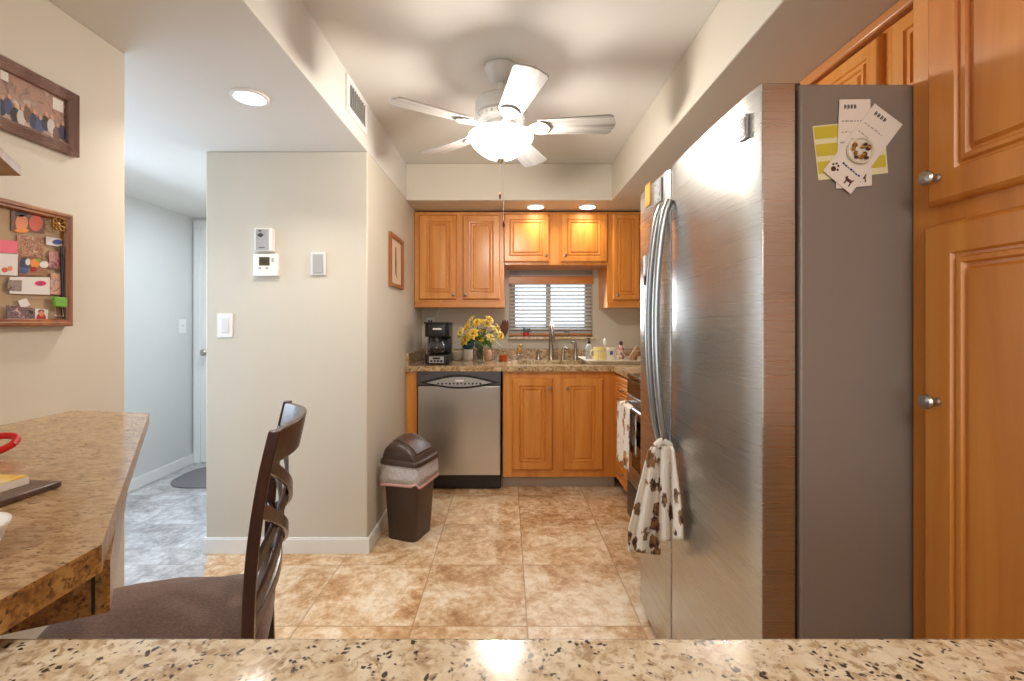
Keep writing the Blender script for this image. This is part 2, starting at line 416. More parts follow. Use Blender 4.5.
# window
fr = MB(); a = .052; yf = WB+.07
x0, x1, z0, z1 = wx0, wx1, wz0, wz1
fr.box(x0, x0+.055, WB+.05, WB+.11, z0, z1); fr.box(x1-.055, x1, WB+.05, WB+.11, z0, z1)
fr.box(x0+.055, x1-.055, WB+.05, WB+.11, z0, z0+.085); fr.box(x0+.055, x1-.055, WB+.05, WB+.11, z1-.05, z1)
fr.box(.36-.02, .36+.02, WB+.05, WB+.11, z0+.085, z1-.05)
win = fr.build('window_1', mat('window_vinyl', srgb(196, 182, 166), .4), bevel=.003); struct(win)
gp = MB().box(x0+.03, x1-.03, WB+.078, WB+.082, z0+.06, z1-.04).build('pane', mat('window_glass', (1, 1, 1), 0, 0, **{'Transmission Weight': 1.0, 'IOR': 1.01}), win)
struct(MB().box(x0-.01, x1+.015, WB-.062, WB+.05, z0-.022, z0).build('trim_2', GRANITE_BACK, bevel=.004))

# two windows added out of view as openings for the fill daylight
def added_window(name, a0, a1, z0, z1, c, axis):
    b = MB(); w_ = .05
    def bx(u0, u1, v0, v1):
        if axis == 'y': b.box(u0, u1, c-.03, c+.03, v0, v1)
        else: b.box(c-.03, c+.03, u0, u1, v0, v1)
    bx(a0, a0+w_, z0, z1); bx(a1-w_, a1, z0, z1); bx(a0+w_, a1-w_, z0, z0+w_); bx(a0+w_, a1-w_, z1-w_, z1); m_ = (a0+a1)/2; bx(m_-.02, m_+.02, z0+w_, z1-w_)
    f = b.build(name, TRIM, bevel=.003); struct(f)
    g = MB()
    if axis == 'y': g.box(a0+w_-.01, a1-w_+.01, c-.003, c+.003, z0+w_-.01, z1-w_+.01)
    else: g.box(c-.003, c+.003, a0+w_-.01, a1-w_+.01, z0+w_-.01, z1-w_+.01)
    g.build('pane', bpy.data.materials['window_glass'], f)
added_window('window_added_hall', 1.65, 2.85, .7, 2.0, HX-.05, 'x')
added_window('window_added_rear', -.9, 1.1, .5, 2.2, -3.05, 'y')

# window blind
SLATM = mat('blind_white', srgb(226, 222, 216), .4)
bl = thing('venetian_blind', 'white horizontal slat blind half open over the window above the sink', 'blind', ((x0+x1)/2, WB+.02, z0))
MB().box(x0+.004, x1-.004, WB-.002, WB+.04, 1.575, 1.612).build('head_rail', WHITEP, bl, bevel=.003)
MB().box(x0-.004, x1+.004, WB-.024, WB-.012, 1.533, 1.598).build('valance', MAPLE2, bl, bevel=.003)
zt, zb = 1.535, z0+.035
ns = 14
for i in range(ns):
    z = zb + (zt-zb)*i/(ns-1)
    M = Matrix.Translation((0, WB+.018, z)) @ Matrix.Rotation(R(22), 4, 'X')
    MB().box(x0+.006, x1-.006, -.021, .021, -.0014, .0014, M).build('slat', SLATM, bl)
MB().box(x0+.006, x1-.006, WB+.002, WB+.034, z0+.008, z0+.024).build('bottom_rail', MAPLE2, bl, bevel=.002)
for x in (x0+.12, x1-.12): MB().tube([(x, WB-.006, z0+.016), (x, WB-.006, 1.575)], .0014, 6).build('cord', WHITEP, bl)
MB().tube([(x0+.07, WB-.012, 1.25), (x0+.07, WB-.012, 1.575)], .003, 6).build('tilt_wand', WHITEP, bl)

# ------------------------------------------------------------------ cabinets
def knob(parent, x, y, z, direction, m=NICKEL, s=1.0):
    """knob projecting from a door front at (x,y,z)"""
    rot = Matrix.Rotation(R(90), 3, 'X') if direction == 'y' else Matrix.Rotation(R(-90), 3, 'Y')
    pr = [(.008*s,0),(.008*s,.003*s),(.005*s,.006*s),(.0055*s,.014*s),(.0135*s,.020*s),(.0155*s,.025*s),(.013*s,.030*s),(.006*s,.0325*s),(.001,.033*s)]
    return MB().lathe(pr, (x, y, z), 18, rot).build('knob', m, parent)
def door_y(parent, px0, px1, py0, py1, d, kx=None, kz=None, frame=.05, name='door', m=MAPLE):
    """door facing the camera, its front on depth d"""
    xa, xb, zt, zb = PX(px0, d), PX(px1, d), PZ(py0, d), PZ(py1, d)
    dd = MB().panel(xb-xa, zt-zb, T(xa, d+.02, zb), .02, frame).build(name, m, parent, smooth=30)
    if kx: knob(dd, PX(kx, d), d, PZ(kz, d), 'y', BRONZE, .8)
    return dd
def face_cab(name, label, x0, x1, z0, z1, yf, group=None):
    t = thing(name, label, 'cabinet', ((x0+x1)/2, (yf+WB)/2, z0), 0, group)
    return t
YU = 3.58
# upper left pair
xl0, xl1 = WL+.003, PX(504.5, YU)
zl = PZ(307.5, YU)
cl = face_cab('wall_cabinet', 'honey maple two-door wall cabinet above the black coffee maker', xl0, xl1, zl, ZS, YU)
MB().box(xl0, xl1-.001, YU, WB-.001, zl, ZS-.012).build('body', MAPLE, cl, bevel=.002)
MB().box(xl0, xl1-.001, YU-.012, YU, zl, zl+.045).build('light_rail', MAPLE2, cl, bevel=.004)
door_y(cl, 418.5, 456.5, 214.5, 299.5, YU-.02, 453.5, 294.5)
door_y(cl, 462.5, 500, 214.5, 299.5, YU-.02, 465.5, 295)
# over the window
xm0, xm1 = xl1, PX(607, YU)
zm = PZ(265, YU)
cm = face_cab('wall_cabinet', 'short honey maple two-door wall cabinet spanning above the sink window', xm0, xm1, zm, ZS, YU)
MB().box(xm0, xm1-.001, YU, WB-.001, zm, ZS-.012).build('body', MAPLE, cm, bevel=.002)
door_y(cm, 503.5, 549.5, 213.5, 262, YU-.02, 546, 255.5, .045)
door_y(cm, 561, 608, 213.5, 262, YU-.02, 565.5, 255.5, .045)
# upper right
xr0 = xm1
cr = face_cab('wall_cabinet', 'narrow-fronted tall honey maple wall cabinet in the corner right of the sink window', xr0, WR, zl, ZS, YU)
MB().box(xr0, WR-.001, YU, WB-.001, zl, ZS-.012).build('body', MAPLE, cr, bevel=.002)
MB().box(xr0, WR-.001, YU-.012, YU, zl, zl+.045).build('light_rail', MAPLE2, cr, bevel=.004)
door_y(cr, 613, 640, 213.5, 300, YU-.02, 617.5, 295, .035)
b = MB(); b.box(PX(643, YU-.02), WR-.002, YU-.02, YU, PZ(299.5, YU), PZ(214, YU)); b.build('filler_panel', MAPLE, cr, bevel=.003)

# base run
YB = 3.28; TK = .09
be = thing('cabinet_end_panel', 'narrow honey maple end panel between the wall and the dishwasher', 'cabinet', (PX(411, YB), 3.5, 0))
MB().box(WL+.002, PX(417, YB), YB, WB-.05, .0, .8535).build('panel', MAPLE, be, bevel=.002)
sx0, sx1 = PX(503, YB), .79
sb = thing('sink_cabinet', 'honey maple two-door base cabinet under the kitchen sink', 'cabinet', ((sx0+sx1)/2, 3.5, 0))
body = MB(); body.box(sx0, sx1, YB, YB+.02, TK, .8535); body.box(sx0, sx0+.018, YB+.02, WB-.03, TK, .8535); body.box(sx1-.018, sx1, YB+.02, WB-.03, TK, .8535); body.box(sx0+.018, sx1-.018, YB+.02, WB-.03, TK, TK+.018)
body.build('body', MAPLE, sb, bevel=.001)
MB().box(sx0+.001, sx1, YB+.07, YB+.085, 0, TK).build('toe_kick', mat('toe_kick_grey', srgb(186, 176, 164), .5), sb)
door_y(sb, 512, 553, 378.5, 470.5, YB-.02, 549.5, 388, .052)
door_y(sb, 563, 603.5, 378.5, 470.5, YB-.02, 567, 388, .052)
# right run of drawers beyond the stove
XF = .79
rb = thing('drawer_cabinet', 'honey maple drawer base cabinet in the corner between sink cabinet and stove', 'cabinet', (1.1, 3.02, 0))
MB().box(XF+.001, WR-.001, 2.775, WB-.002, TK, .8535).build('body', MAPLE, rb, bevel=.001)
MB().box(XF+.07, XF+.085, 2.775, YB+.05, 0, TK).build('toe_kick', bpy.data.materials['toe_kick_grey'], rb)
zz = [.105, .30, .49, .67, .845]
for i in range(4):
    dr = MB().panel(.45, zz[i+1]-zz[i]-.012, Matrix.Translation((XF, 3.235, zz[i])) @ Matrix.Rotation(R(-90), 4, 'Z'), .02, .03).build('drawer', MAPLE, rb, smooth=30)
    knob(dr, XF-.02, 3.01, (zz[i]+zz[i+1])/2-.006, 'x', BRONZE, .8)

# countertop with sink hole
CZ0, CZ1 = .855, .893
hx0, hx1, hy0, hy1 = PX(518, 3.5), PX(590, 3.5), 3.37, 3.74
ct = thing('countertop', 'brown speckled granite worktop running under the window and into the right corner', 'countertop', (.2, 3.5, CZ0))
b = MB(); y0 = 3.25
b.box(WL+.001, hx0, y0, WB-.001, CZ0, CZ1); b.box(hx1, WR-.001, y0, WB-.001, CZ0, CZ1); b.box(hx0, hx1, y0, hy0, CZ0, CZ1); b.box(hx0, hx1, hy1, WB-.001, CZ0, CZ1)
b.box(.762, WR-.001, 2.772, y0, CZ0, CZ1)
bmesh.ops.remove_doubles(b.bm, verts=b.bm.verts, dist=1e-5)
b.build('slab', GRANITE_BACK, ct, smooth=0)
MB().box(WL+.001, WR-.001, WB-.021, WB-.001, CZ1, CZ1+.088).build('backsplash', GRANITE_BACK, ct, bevel=.002)
MB().box(WL+.001, WL+.021, y0+.02, WB-.022, CZ1, CZ1+.088).build('side_splash', GRANITE_BACK, ct, bevel=.002)
# sink
sk = MB()
zz0 = .70
sk.loops([[Vector((x, y, z)) for x, y in ((hx0-o, hy0-o), (hx1+o, hy0-o), (hx1+o, hy1+o), (hx0-o, hy1+o))] for o, z in ((.015, .854), (-.002, .854), (-.006, .72), (-.03, zz0))], cap0=False)
so = sk.build('sink', STEEL_V, None, solid=.002, smooth=30); tag(so, 'stainless steel undermount sink set into the granite worktop below the window', 'sink')
# faucet & friends
fx, fy = PX(551, 3.80), 3.80
fa = thing('kitchen_faucet', 'tall brushed nickel pull-down faucet standing behind the sink', 'faucet', (fx, fy, CZ1))
MB().lathe([(.026,0),(.026,.006),(.021,.012),(.018,.10),(.014,.20),(.012,.24)], (fx, fy, CZ1+.0005), 20).build('body', BRONZE, fa)
pts = [(fx, fy - .075*(1-math.cos(PI*i/10)), CZ1+.24+.07*math.sin(PI*i/10)) for i in range(11)]
MB().tube(pts, .011, 12).build('spout', BRONZE, fa)
MB().lathe([(.013,0),(.016,-.02),(.018,-.085),(.014,-.09)], (fx, fy-.15, CZ1+.242), 16).build('spray_head', BRONZE, fa)
def tap(name, label, px, h, curve, cat):
    x = PX(px, 3.80); t = thing(name, label, cat, (x, fy, CZ1))
    MB().lathe([(.022,0),(.022,.006),(.018,.012),(.014,h*.6),(.017,h*.62),(.014,h*.75)], (x, fy, CZ1+.0005), 16).build('base', BRONZE, t)
    MB().tube(curve(x), [.012, .012, .011, .010], 10).build('handle' if cat != 'dispenser' else 'nozzle', BRONZE, t)
tap('soap_dispenser', 'small nickel soap dispenser at the left of the faucet', 538.5, .075, lambda x: [(x, fy, CZ1+.05), (x, fy, CZ1+.075), (x, fy-.02, CZ1+.082), (x, fy-.05, CZ1+.078)], 'dispenser')
tap('faucet_lever', 'nickel single-lever handle standing just right of the tall faucet', 563, .10, lambda x: [(x, fy, CZ1+.07), (x+.005, fy, CZ1+.095), (x+.02, fy, CZ1+.105), (x+.035, fy-.01, CZ1+.085)], 'faucet')
tap('side_sprayer', 'nickel side sprayer with curved head between faucet lever and dish rack', 575.5, .13, lambda x: [(x, fy, CZ1+.09), (x, fy, CZ1+.13), (x-.012, fy-.01, CZ1+.147), (x-.035, fy-.02, CZ1+.145)], 'sprayer')

# ------------------------------------------------------------------ dishwasher
dx0, dx1 = PX(417.5, YB), PX(501.5, YB)
dw = thing('dishwasher', 'stainless steel dishwasher with black control strip under the granite worktop', 'dishwasher', ((dx0+dx1)/2, 3.5, 0))
MB().box(dx0+.004, dx1-.004, YB+.01, WB-.08, .02, .85).build('tub', BLACK, dw)
MB().box(dx0+.008, dx1-.008, YB-.03, YB+.01, .112, PZ(386, YB-.03)).build('door', STEEL_V, dw, bevel=.006, seg=3)
cp = MB().box(dx0+.004, dx1-.004, YB-.034, YB+.01, PZ(385.5, YB-.034), .851).build('control_strip', mat('charcoal_panel', srgb(84, 82, 88), .35, .2), dw, bevel=.004)
MB().box(dx0+.006, dx1-.006, YB+.0, YB+.009, .012, .108).build('kick_plate', BLACK, dw, bevel=.003)
def lens(a, h0, h1, n=24):
    top = [(a*(2*i/n-1), h1*math.cos(PI/2*(2*i/n-1))**1.1) for i in range(n+1)]
    bot = [(a*(2*i/n-1), -h0*math.cos(PI/2*(2*i/n-1))**1.1) for i in range(n, -1, -1)]
    return top + bot[1:-1]
mx, mz = PX(459.5, YB-.034), PZ(382.5, YB-.034)
Mx = Matrix.Translation((mx, YB-.034, mz)) @ Matrix.Rotation(R(90), 4, 'X')
MB().prism(lens(.288, .044, .056), 0, .004, Mx).build('bezel', BLACK, cp, bevel=.001)
MB().prism(lens(.236, .030, .040), .0045, .007, Mx).build('display', GREYP, cp)
for i in range(12):
    x = mx - .15 + .0272*i
    MB().box(x-.006, x+.006, YB-.044, YB-.041, mz-.010-.004*(i%2), mz-.001).build('button', INK, cp)
MB().box(mx-.03, mx+.03, YB-.044, YB-.041, mz+.008, mz+.02).build('button', WHITEP, cp)
for i in range(4): MB().box(dx0+.03+i*.014, dx0+.04+i*.014, YB-.0355, YB-.034, .832, .839).build('maker_mark', INK, cp)

# ------------------------------------------------------------------ stove
stx = .72
st = thing('stove', 'black and stainless electric range partly hidden behind the refrigerator', 'stove', (1.07, 2.35, 0))
sy0, sy1 = 1.985, 2.742
MB().box(stx+.03, WR-.02, sy0, sy1, .03, .875).build('body', BLACK, st, bevel=.003)
MB().box(stx+.005, WR-.02, sy0, sy1, .876, .90).build('cooktop', BLACKGLOSS, st, bevel=.004)
MB().box(stx+.004, stx+.03, sy0+.004, sy1-.004, .785, .873).build('front_strip', BLACKGLOSS, st, bevel=.003)
od = MB().box(stx, stx+.03, sy0+.006, sy1-.006, .27, .78).build('oven_door', STEEL, st, bevel=.004)
MB().box(stx-.002, stx+.002, sy0+.12, sy1-.12, .38, .66).build('oven_window', BLACKGLOSS, od)
b = MB().tube([(stx-.05, sy0+.06, .742), (stx-.05, sy1-.06, .742)], .011, 12)
for y in (sy0+.1, sy1-.1): b.tube([(stx, y, .742), (stx-.05, y, .742)], .009, 10)
b.build('oven_handle', HANDLE, od)
MB().box(stx+.002, stx+.03, sy0+.006, sy1-.006, .06, .262).build('drawer', BLACK, st, bevel=.005)
for z in (.905,):
    for (xx, yy, r) in ((.95, 2.2, .1), (.95, 2.55, .08), (1.24, 2.2, .08), (1.24, 2.55, .1)):
        MB().lathe([(r-.003, 0), (r-.003, .0012), (r, .0012), (r, 0)], (xx, yy, .900), 32, None, False, False).build('burner_ring', DARKGREY, st)

def cloth_fold(path, u0, u1, axis, amp=.004, nfold=3, nu=20, nv=30, seed=0):
    """path(t)->(a, z) section of a cloth hanging over a bar; u runs along the bar"""
    b = MB()
    def fn(i, j):
        u = u0 + (u1-u0)*i; a, z, k = path(j)
        wv = amp*k*math.sin(2*PI*nfold*i + seed)
        return Vector((a+wv, u, z)) if axis == 'y' else Vector((u, a+wv, z))
    return b.grid(fn, nu, nv)
hx = stx-.05
def tow(j):
    s = j*.62            # length along cloth
    if s < .33: return (hx-.0165-.012*(1-s/.33)*.6, .412+s, 1-s/.33)
    if s < .37:
        a = (s-.33)/.04*PI
        return (hx-.0165*math.cos(a), .742+.0165*math.sin(a), 0)
    return (hx+.0165, .742-(s-.37), .2)
to = cloth_fold(tow, 2.42, 2.68, 'y', .008, 2.5).build('oven_towel', TOWEL2, None, solid=.004)
tag(to, 'white kitchen towel with brown mug print hanging over the oven handle', 'towel')

# ------------------------------------------------------------------ refrigerator
FX = .55; fy0, fy1, fm = 1.0, 1.91, 1.556; FZ = 1.733
fg = thing('refrigerator', 'tall stainless side-by-side refrigerator with grey painted side', 'refrigerator', (1.0, 1.45, 0))
MB().box(.645, 1.40, fy0+.002, fy1-.002, .02, FZ).build('cabinet', FRIDGESIDE, fg, bevel=.006, seg=3)
MB().box(.6345, .6445, fy0+.012, fy1-.012, .07, FZ-.012).build('gasket', BLACK, fg)
def fdoor(y0, y1, name):
    n = 14; sec = []
    r = .012
    front = []
    for i in range(n+1):
        t = i/n; yy = y0 + (y1-y0)*t
        bulge = .006*(1-(2*t-1)**2)
        front.append((FX + .005 - bulge + (.006*max(0, (abs(2*t-1)-.93)/.07)**2), yy))
    sec = front + [(.634, y1), (.634, y0)]
    return MB().prism(sec, .055, FZ).build(name, STEEL, fg, smooth=30, bevel=.002)
d_n = fdoor(fy0, fm-.004, 'door'); d_f = fdoor(fm+.004, fy1, 'door')
d_f['label'] = 'freezer door'
def bow(y, parent, bend):
    zt, zb = 1.615, .775; n = 22; pts = []
    for i in range(n+1):
        t = i/n; z = zt + (zb-zt)*t
        o = .048*math.sin(PI*t)**.6 if 0 < t < 1 else 0
        pts.append((FX - .006 - o, y + bend*math.sin(PI*t), z))
    MB().tube(pts, .012, 12, flat=1.15).build('handle', HANDLE, parent)
bow(fm-.036, d_n, 0); bow(fm+.040, d_f, 0)
MB().box(.575, .66, fy0+.02, fy0+.10, FZ+.0005, FZ+.012).build('hinge_cover', DARKGREY, fg, bevel=.004)
MB().box(.575, .66, fy1-.10, fy1-.02, FZ+.0005, FZ+.012).build('hinge_cover', DARKGREY, fg, bevel=.004)
for y in (fy0+.08, fy1-.08):
    for x in (.72, 1.3): MB().lathe([(.02,0),(.02,.012),(.012,.0195)], (x, y, .0), 12).build('foot', BLACK, fg)
MB().box(.60, .644, fy0+.02, fy1-.02, .02, .052).build('grille', BLACK, fg)
bd = MB(); bd.box(FX-.004, FX+.003, 1.040, 1.072, PZ(141, 1.06), PZ(117, 1.06)); bd.build('badge', GREYP, d_n, bevel=.002)
bd = MB(); bd.box(FX-.0052, FX-.004, 1.044, 1.068, PZ(138, 1.06), PZ(120, 1.06)); bd.build('badge_face', DARKGREY, d_n)
for i in range(4): MB().box(FX-.0060, FX-.0052, 1.049, 1.063, 1.642+i*.009, 1.646+i*.009).build('badge_line', GREYP, d_n)
def magnet(name, y0, y1, z0, z1, m, label, inner=None):
    t = thing(name, label, 'magnet', (FX, (y0+y1)/2, z0))
    MB().box(FX-.004, FX+.001, y0, y1, z0, z1).build('plate', m, t, bevel=.001)
    if inner: MB().box(FX-.0052, FX-.004, y0+.008, y1-.008, z0+.008, z1-.008).build('face', inner, t)
magnet('fridge_magnet', 1.735, 1.80, PZ(206, 1.77), PZ(184, 1.77), mat('orange_magnet', srgb(214, 142, 44), .5), 'orange rectangular magnet high on the freezer door', mat('orange_face', srgb(226, 160, 60), .6))
magnet('fridge_magnet', 1.615, 1.69, PZ(203, 1.65), PZ(180, 1.65), GREYP, 'grey patterned square magnet high on the freezer door beside the orange one', photo_mat('grey_print', [srgb(90,90,96), srgb(210,210,206), srgb(120,124,130)], 90))
t = thing('fridge_clip', 'white clip magnet with brown tip lower on the freezer door', 'clip', (FX, 1.80, 1.36))
MB().box(FX-.012, FX+.001, 1.775, 1.80, PZ(275, 1.79), PZ(256, 1.79)).build('clip_body', WHITEP, t, bevel=.003)
MB().box(FX-.010, FX+.001, 1.787, 1.80, PZ(285, 1.79), PZ(276, 1.79)).build('clip_tip', COPPER, t, bevel=.002)

# towel tied on the fridge handle
def drape(px0, px1, py0, py1, pxt0, pxt1, d, seed, tilt):
    b = MB()
    def fn(i, j):
        t = j; s = .12 + .88*min(1, t*1.25)
        xa = pxt0 + (px0-pxt0)*s if t > 0 else pxt0
        xb = pxt1 + (px1-pxt1)*s if t > 0 else pxt1
        py = py0 + (py1-py0)*t + tilt*i*t
        px = xa + (xb-xa)*i
        dd = d + .016*math.sin(2*PI*1.5*i+seed)*min(1, .25+t) - .0*t
        dd = min(dd, .532*F/(px-CX))          # stay in front of the door skin
        return P(px, py, dd)
    return b.grid(fn, 18, 26)
MBX = drape(628.5, 660, 447, 551, 652, 662, 1.50, .4, 4)
b2 = drape(659, 682.5, 446, 542, 662, 672, 1.475, 2.0, -3)
me_tmp = bpy.data.meshes.new('tmp'); b2.bm.to_mesh(me_tmp); MBX.bm.from_mesh(me_tmp); bpy.data.meshes.remove(me_tmp); b2.bm.free()
kn = [P(656+14*i/10, 446-5*math.sin(PI*i/10), 1.487) for i in range(11)]
MBX.tube(kn, .009, 10)
ht = MBX.build('hand_towel', TOWEL, None, solid=.005)
tag(ht, 'white hand towel with brown dog print tied to the refrigerator handle', 'towel')

# papers on the fridge side
def F3(u, v): return (805 + u/6.19, 90 + v/6.19)
def flat(quad, d, th=.0008, n=1):
    """a sheet facing the camera, corners given in pixel space at depth d"""
    q = [P(*F3(*c), d) for c in quad]
    b = MB(); b.loops([[p + Vector((0, 0, 0)) for p in q], [p + Vector((0, -th, 0)) for p in q]]); return b
yc = thing('striped_card', 'yellow and cream striped card held on the grey refrigerator side behind two lists', 'card', P(*F3(270, 560), 1.0))
flat([(45,225),(485,182),(512,515),(82,560)], 1.0015, .001).build('card', YCARDW, yc)
for k in range(3):
    a0, a1 = .02+k*.32, .02+k*.32+.22
    L = lambda t: (45+(82-45)*t+8, 225+(560-225)*t); RR = lambda t: (485+(512-485)*t-8, 182+(515-182)*t)
    flat([L(a0), RR(a0), RR(a1), L(a1)], 1.0004, .0006).build('stripe', YCARD, yc)
def note(name, label, TLc, TRc, BRc, BLc, d):
    t = thing(name, label, 'paper', P(*F3(*BLc), d))
    TLv, TRv, BRv, BLv = [Vector(c) for c in (TLc, TRc, BRc, BLc)]
    def at(u, v): return (TLv*(1-u)+TRv*u)*(1-v) + (BLv*(1-u)+BRv*u)*v
    def strip(u0, u1, v0, v1, m, nm): flat([at(u0,v0), at(u1,v0), at(u1,v1), at(u0,v1)], d-.0011, .0004).build(nm, m, t)
    flat([at(0,0), at(1,0), at(1,1), at(0,1)], d, .001).build('sheet', PAPER, t)
    for i in range(4):                          # four dark header letters
        u = .17+.105*i; strip(u, u+.03, .055, .105, INK, 'header_letter'); strip(u+.045, u+.065, .06, .10, INK, 'header_letter'); strip(u, u+.06, .075, .085, INK, 'header_letter')
    for (v, s, l) in ((.24,.1,.72),(.36,.1,.5),(.48,.08,.45)):
        u = s
        while u < l:
            w_ = random.uniform(.05, .13); strip(u, min(l, u+w_), v+random.uniform(-.006,.006), v+.012, FAINT, 'handwriting'); u += w_+.04
    # paw and dog prints along the bottom
    def blob(u, v, r, m=BROWNINK, asp=1.0, nm='paw_print'):
        c = at(u, v); pts = [(c.x+r*math.cos(2*PI*k/14), c.y+r*asp*math.sin(2*PI*k/14)) for k in range(14)]
        q = [P(*F3(*p), d-.0011) for p in pts]; b = MB(); b.loops([q, [p+Vector((0,-.0004,0)) for p in q]]); return b
    b = blob(.2, .9, 16)
    tmpl = [blob(.2+du, .9+dv, 7) for du, dv in ((-.08,-.04),(-.02,-.07),(.06,-.06),(.11,-.02))]
    for x in [b]+tmpl: x.build('paw_print', BROWNINK, t)
    dog = [(0,0),(3,-9),(9,-10),(13,-4),(34,-4),(40,-14),(43,-12),(39,3),(40,26),(35,26),(33,10),(17,10),(15,27),(10,27),(8,8),(4,4)]
    c = at(.72, .90); ang = math.atan2((TRv-TLv).y, (TRv-TLv).x)
    pts = [(c.x+(x-20)*1.35*math.cos(ang)-(y-6)*1.35*math.sin(ang), c.y+(x-20)*1.35*math.sin(ang)+(y-6)*1.35*math.cos(ang)) for x, y in dog]
    q = [P(*F3(*p), d-.0011) for p in pts]; b = MB(); b.loops([q, [p+Vector((0,-.0004,0)) for p in q]]); b.build('dog_print', BROWNINK, t)
    return t, strip
note('shopping_list', 'upright white paper list with dark heading under the round magnet on refrigerator side', (212,60), (402,58), (412,592), (190,612), .9985)
n2, strip2 = note('shopping_list', 'tilted white paper list leaning right with blue writing on refrigerator side', (430,85), (602,215), (282,645), (110,500), .9965)
for k in range(7): strip2(.30+.09*k, .37+.09*k, .765+.004*(k%3), .785+.004*(k%2), BLUEINK, 'handwriting')
mg = thing('round_magnet', 'round cream magnet with brown nut cluster pinning the two paper lists', 'magnet', P(*F3(330, 460), .995))
c = P(*F3(332, 378), .995); rr = 82/6.19*.995/F
MB().lathe([(rr*.9,0),(rr,.004),(rr*.98,.008),(rr*.85,.009),(rr*.8,.005)], c, 28, Matrix.Rotation(R(90), 3, 'X')).build('dish', CREAMC, mg)
for i in range(16):
    a = random.uniform(0, 2*PI); q = rr*.72*math.sqrt(random.random())
    MB().ball(c + Vector((q*math.cos(a), -.008, q*math.sin(a))), .0042, (1.3,.8,.8), 8, Matrix.Rotation(a*3, 3, 'Y')).build('nut', [FLOWERC, BROWNINK, GOLD][i % 3], mg)

# ------------------------------------------------------------------ pantry and cabinet over the fridge
XPn = .89
pn = thing('pantry_cabinet', 'tall honey maple pantry cabinet with raised panel doors right of the refrigerator', 'cabinet', (1.16, .45, 0))
MB().box(XPn, WR-.001, -.30, .998, .0, ZS-.001).build('body', PANTRY, pn, bevel=.002)
Rm = Matrix.Rotation(R(-90), 4, 'Z')
def door_x(parent, xf, y_far, y_near, z0, z1, kn=None, frame=.06, m=MAPLE, ks=1.0):
    dd = MB().panel(y_far-y_near, z1-z0, Matrix.Translation((xf, y_far, z0)) @ Rm, .02, frame).build('door', m, parent, smooth=30)
    if kn: knob(dd, xf-.02, kn[0], kn[1], 'x', NICKEL, ks)
    return dd
ky = .918
door_x(pn, XPn, .948, .46, 1.446, 2.06, (ky, PZ(178, ky)), .062, PANTRY)
door_x(pn, XPn, .956, .46, .11, 1.407, (ky, PZ(401.5, ky)), .062, PANTRY)
door_x(pn, XPn, .45, -.04, 1.446, 2.06, None, .062, PANTRY)
door_x(pn, XPn, .45, -.04, .11, 1.407, None, .062, PANTRY)
XA = 1.09
af = thing('wall_cabinet', 'honey maple wall cabinet set back above the refrigerator under the soffit', 'cabinet', (1.26, 1.45, 1.76))
MB().box(XA, WR-.001, .99, 1.91, 1.765, ZS-.001).build('body', MAPLE, af, bevel=.002)
MB().box(XA-.028, XA, .99, 1.91, 2.047, ZS-.001).build('crown', wood_mat('honey_maple_crown', srgb(170, 102, 48), srgb(196, 126, 66), srgb(210, 144, 84), axis='y'), af, bevel=.008)
door_x(af, XA, 1.90, 1.31, 1.775, 2.04, None, .045)
door_x(af, XA, 1.275, 1.0, 1.775, 2.04, None, .045)

# ------------------------------------------------------------------ near granite bar
GZ = .895
gb = thing('granite_bar', 'pale speckled granite counter along the bottom of the picture', 'countertop', (0, .1, GZ-.04))
MB().box(-.66, XPn-.026, -.32, .4536, GZ-.04, GZ).build('slab', GRANITE, gb, bevel=.006, seg=3)
kb = MB().box(-.63, XPn-.03, -.24, .38, 0, GZ-.0405).build('wall_bar', WALL, smooth=0); struct(kb)

# ------------------------------------------------------------------ left laminate counter
LZ = .949; t1 = .032
lc = thing('laminate_counter', 'brown speckled laminate counter with angled front on the left wall', 'countertop', (-1.0, .8, .85))
top = [(LX+.001, 1.325), (-1.02, 1.297), (-.472, .53), (-.472, -.2), (LX+.001, -.2)]
bt = MB(); bt.prism(top, LZ-t1, LZ)
bt.bm.faces.ensure_lookup_table()
bmesh.ops.recalc_face_normals(bt.bm, faces=bt.bm.faces)
for f in bt.bm.faces: f.material_index = 0 if f.normal.z > .5 else 1
bt.build('top', [LAMINATE, LAMINATE_EDGE], lc, smooth=0)
apr = [(LX+.001, 1.20), (-.968, 1.175), (-.487, .5586), (LX+.001, .19)]
b = MB(); b.prism(apr, .852, LZ-t1-.0005); b.build('apron', LAMINATE_EDGE, lc, smooth=0)
M = Matrix.Translation((-.525, .552, 0))
MB().box(-.0015, .0015, -.002, .0, .854, .915, Matrix.Translation((-.5015, .5518, 0)) @ Matrix.Rotation(math.atan2(.3686, .782), 4, 'Z')).build('seam', BLACK, lc)

# shelf on the left wall
sh = MB().prism([(LX, 1.0), (-1.068, 1.0), (-.985, .884), (-.92, .79), (LX, .79)], 1.529, 1.549).build('wall_shelf', SHELFWOOD, None, bevel=.001)
tag(sh, 'small wooden shelf with a slanted corner on the left wall between picture and corkboard', 'shelf')

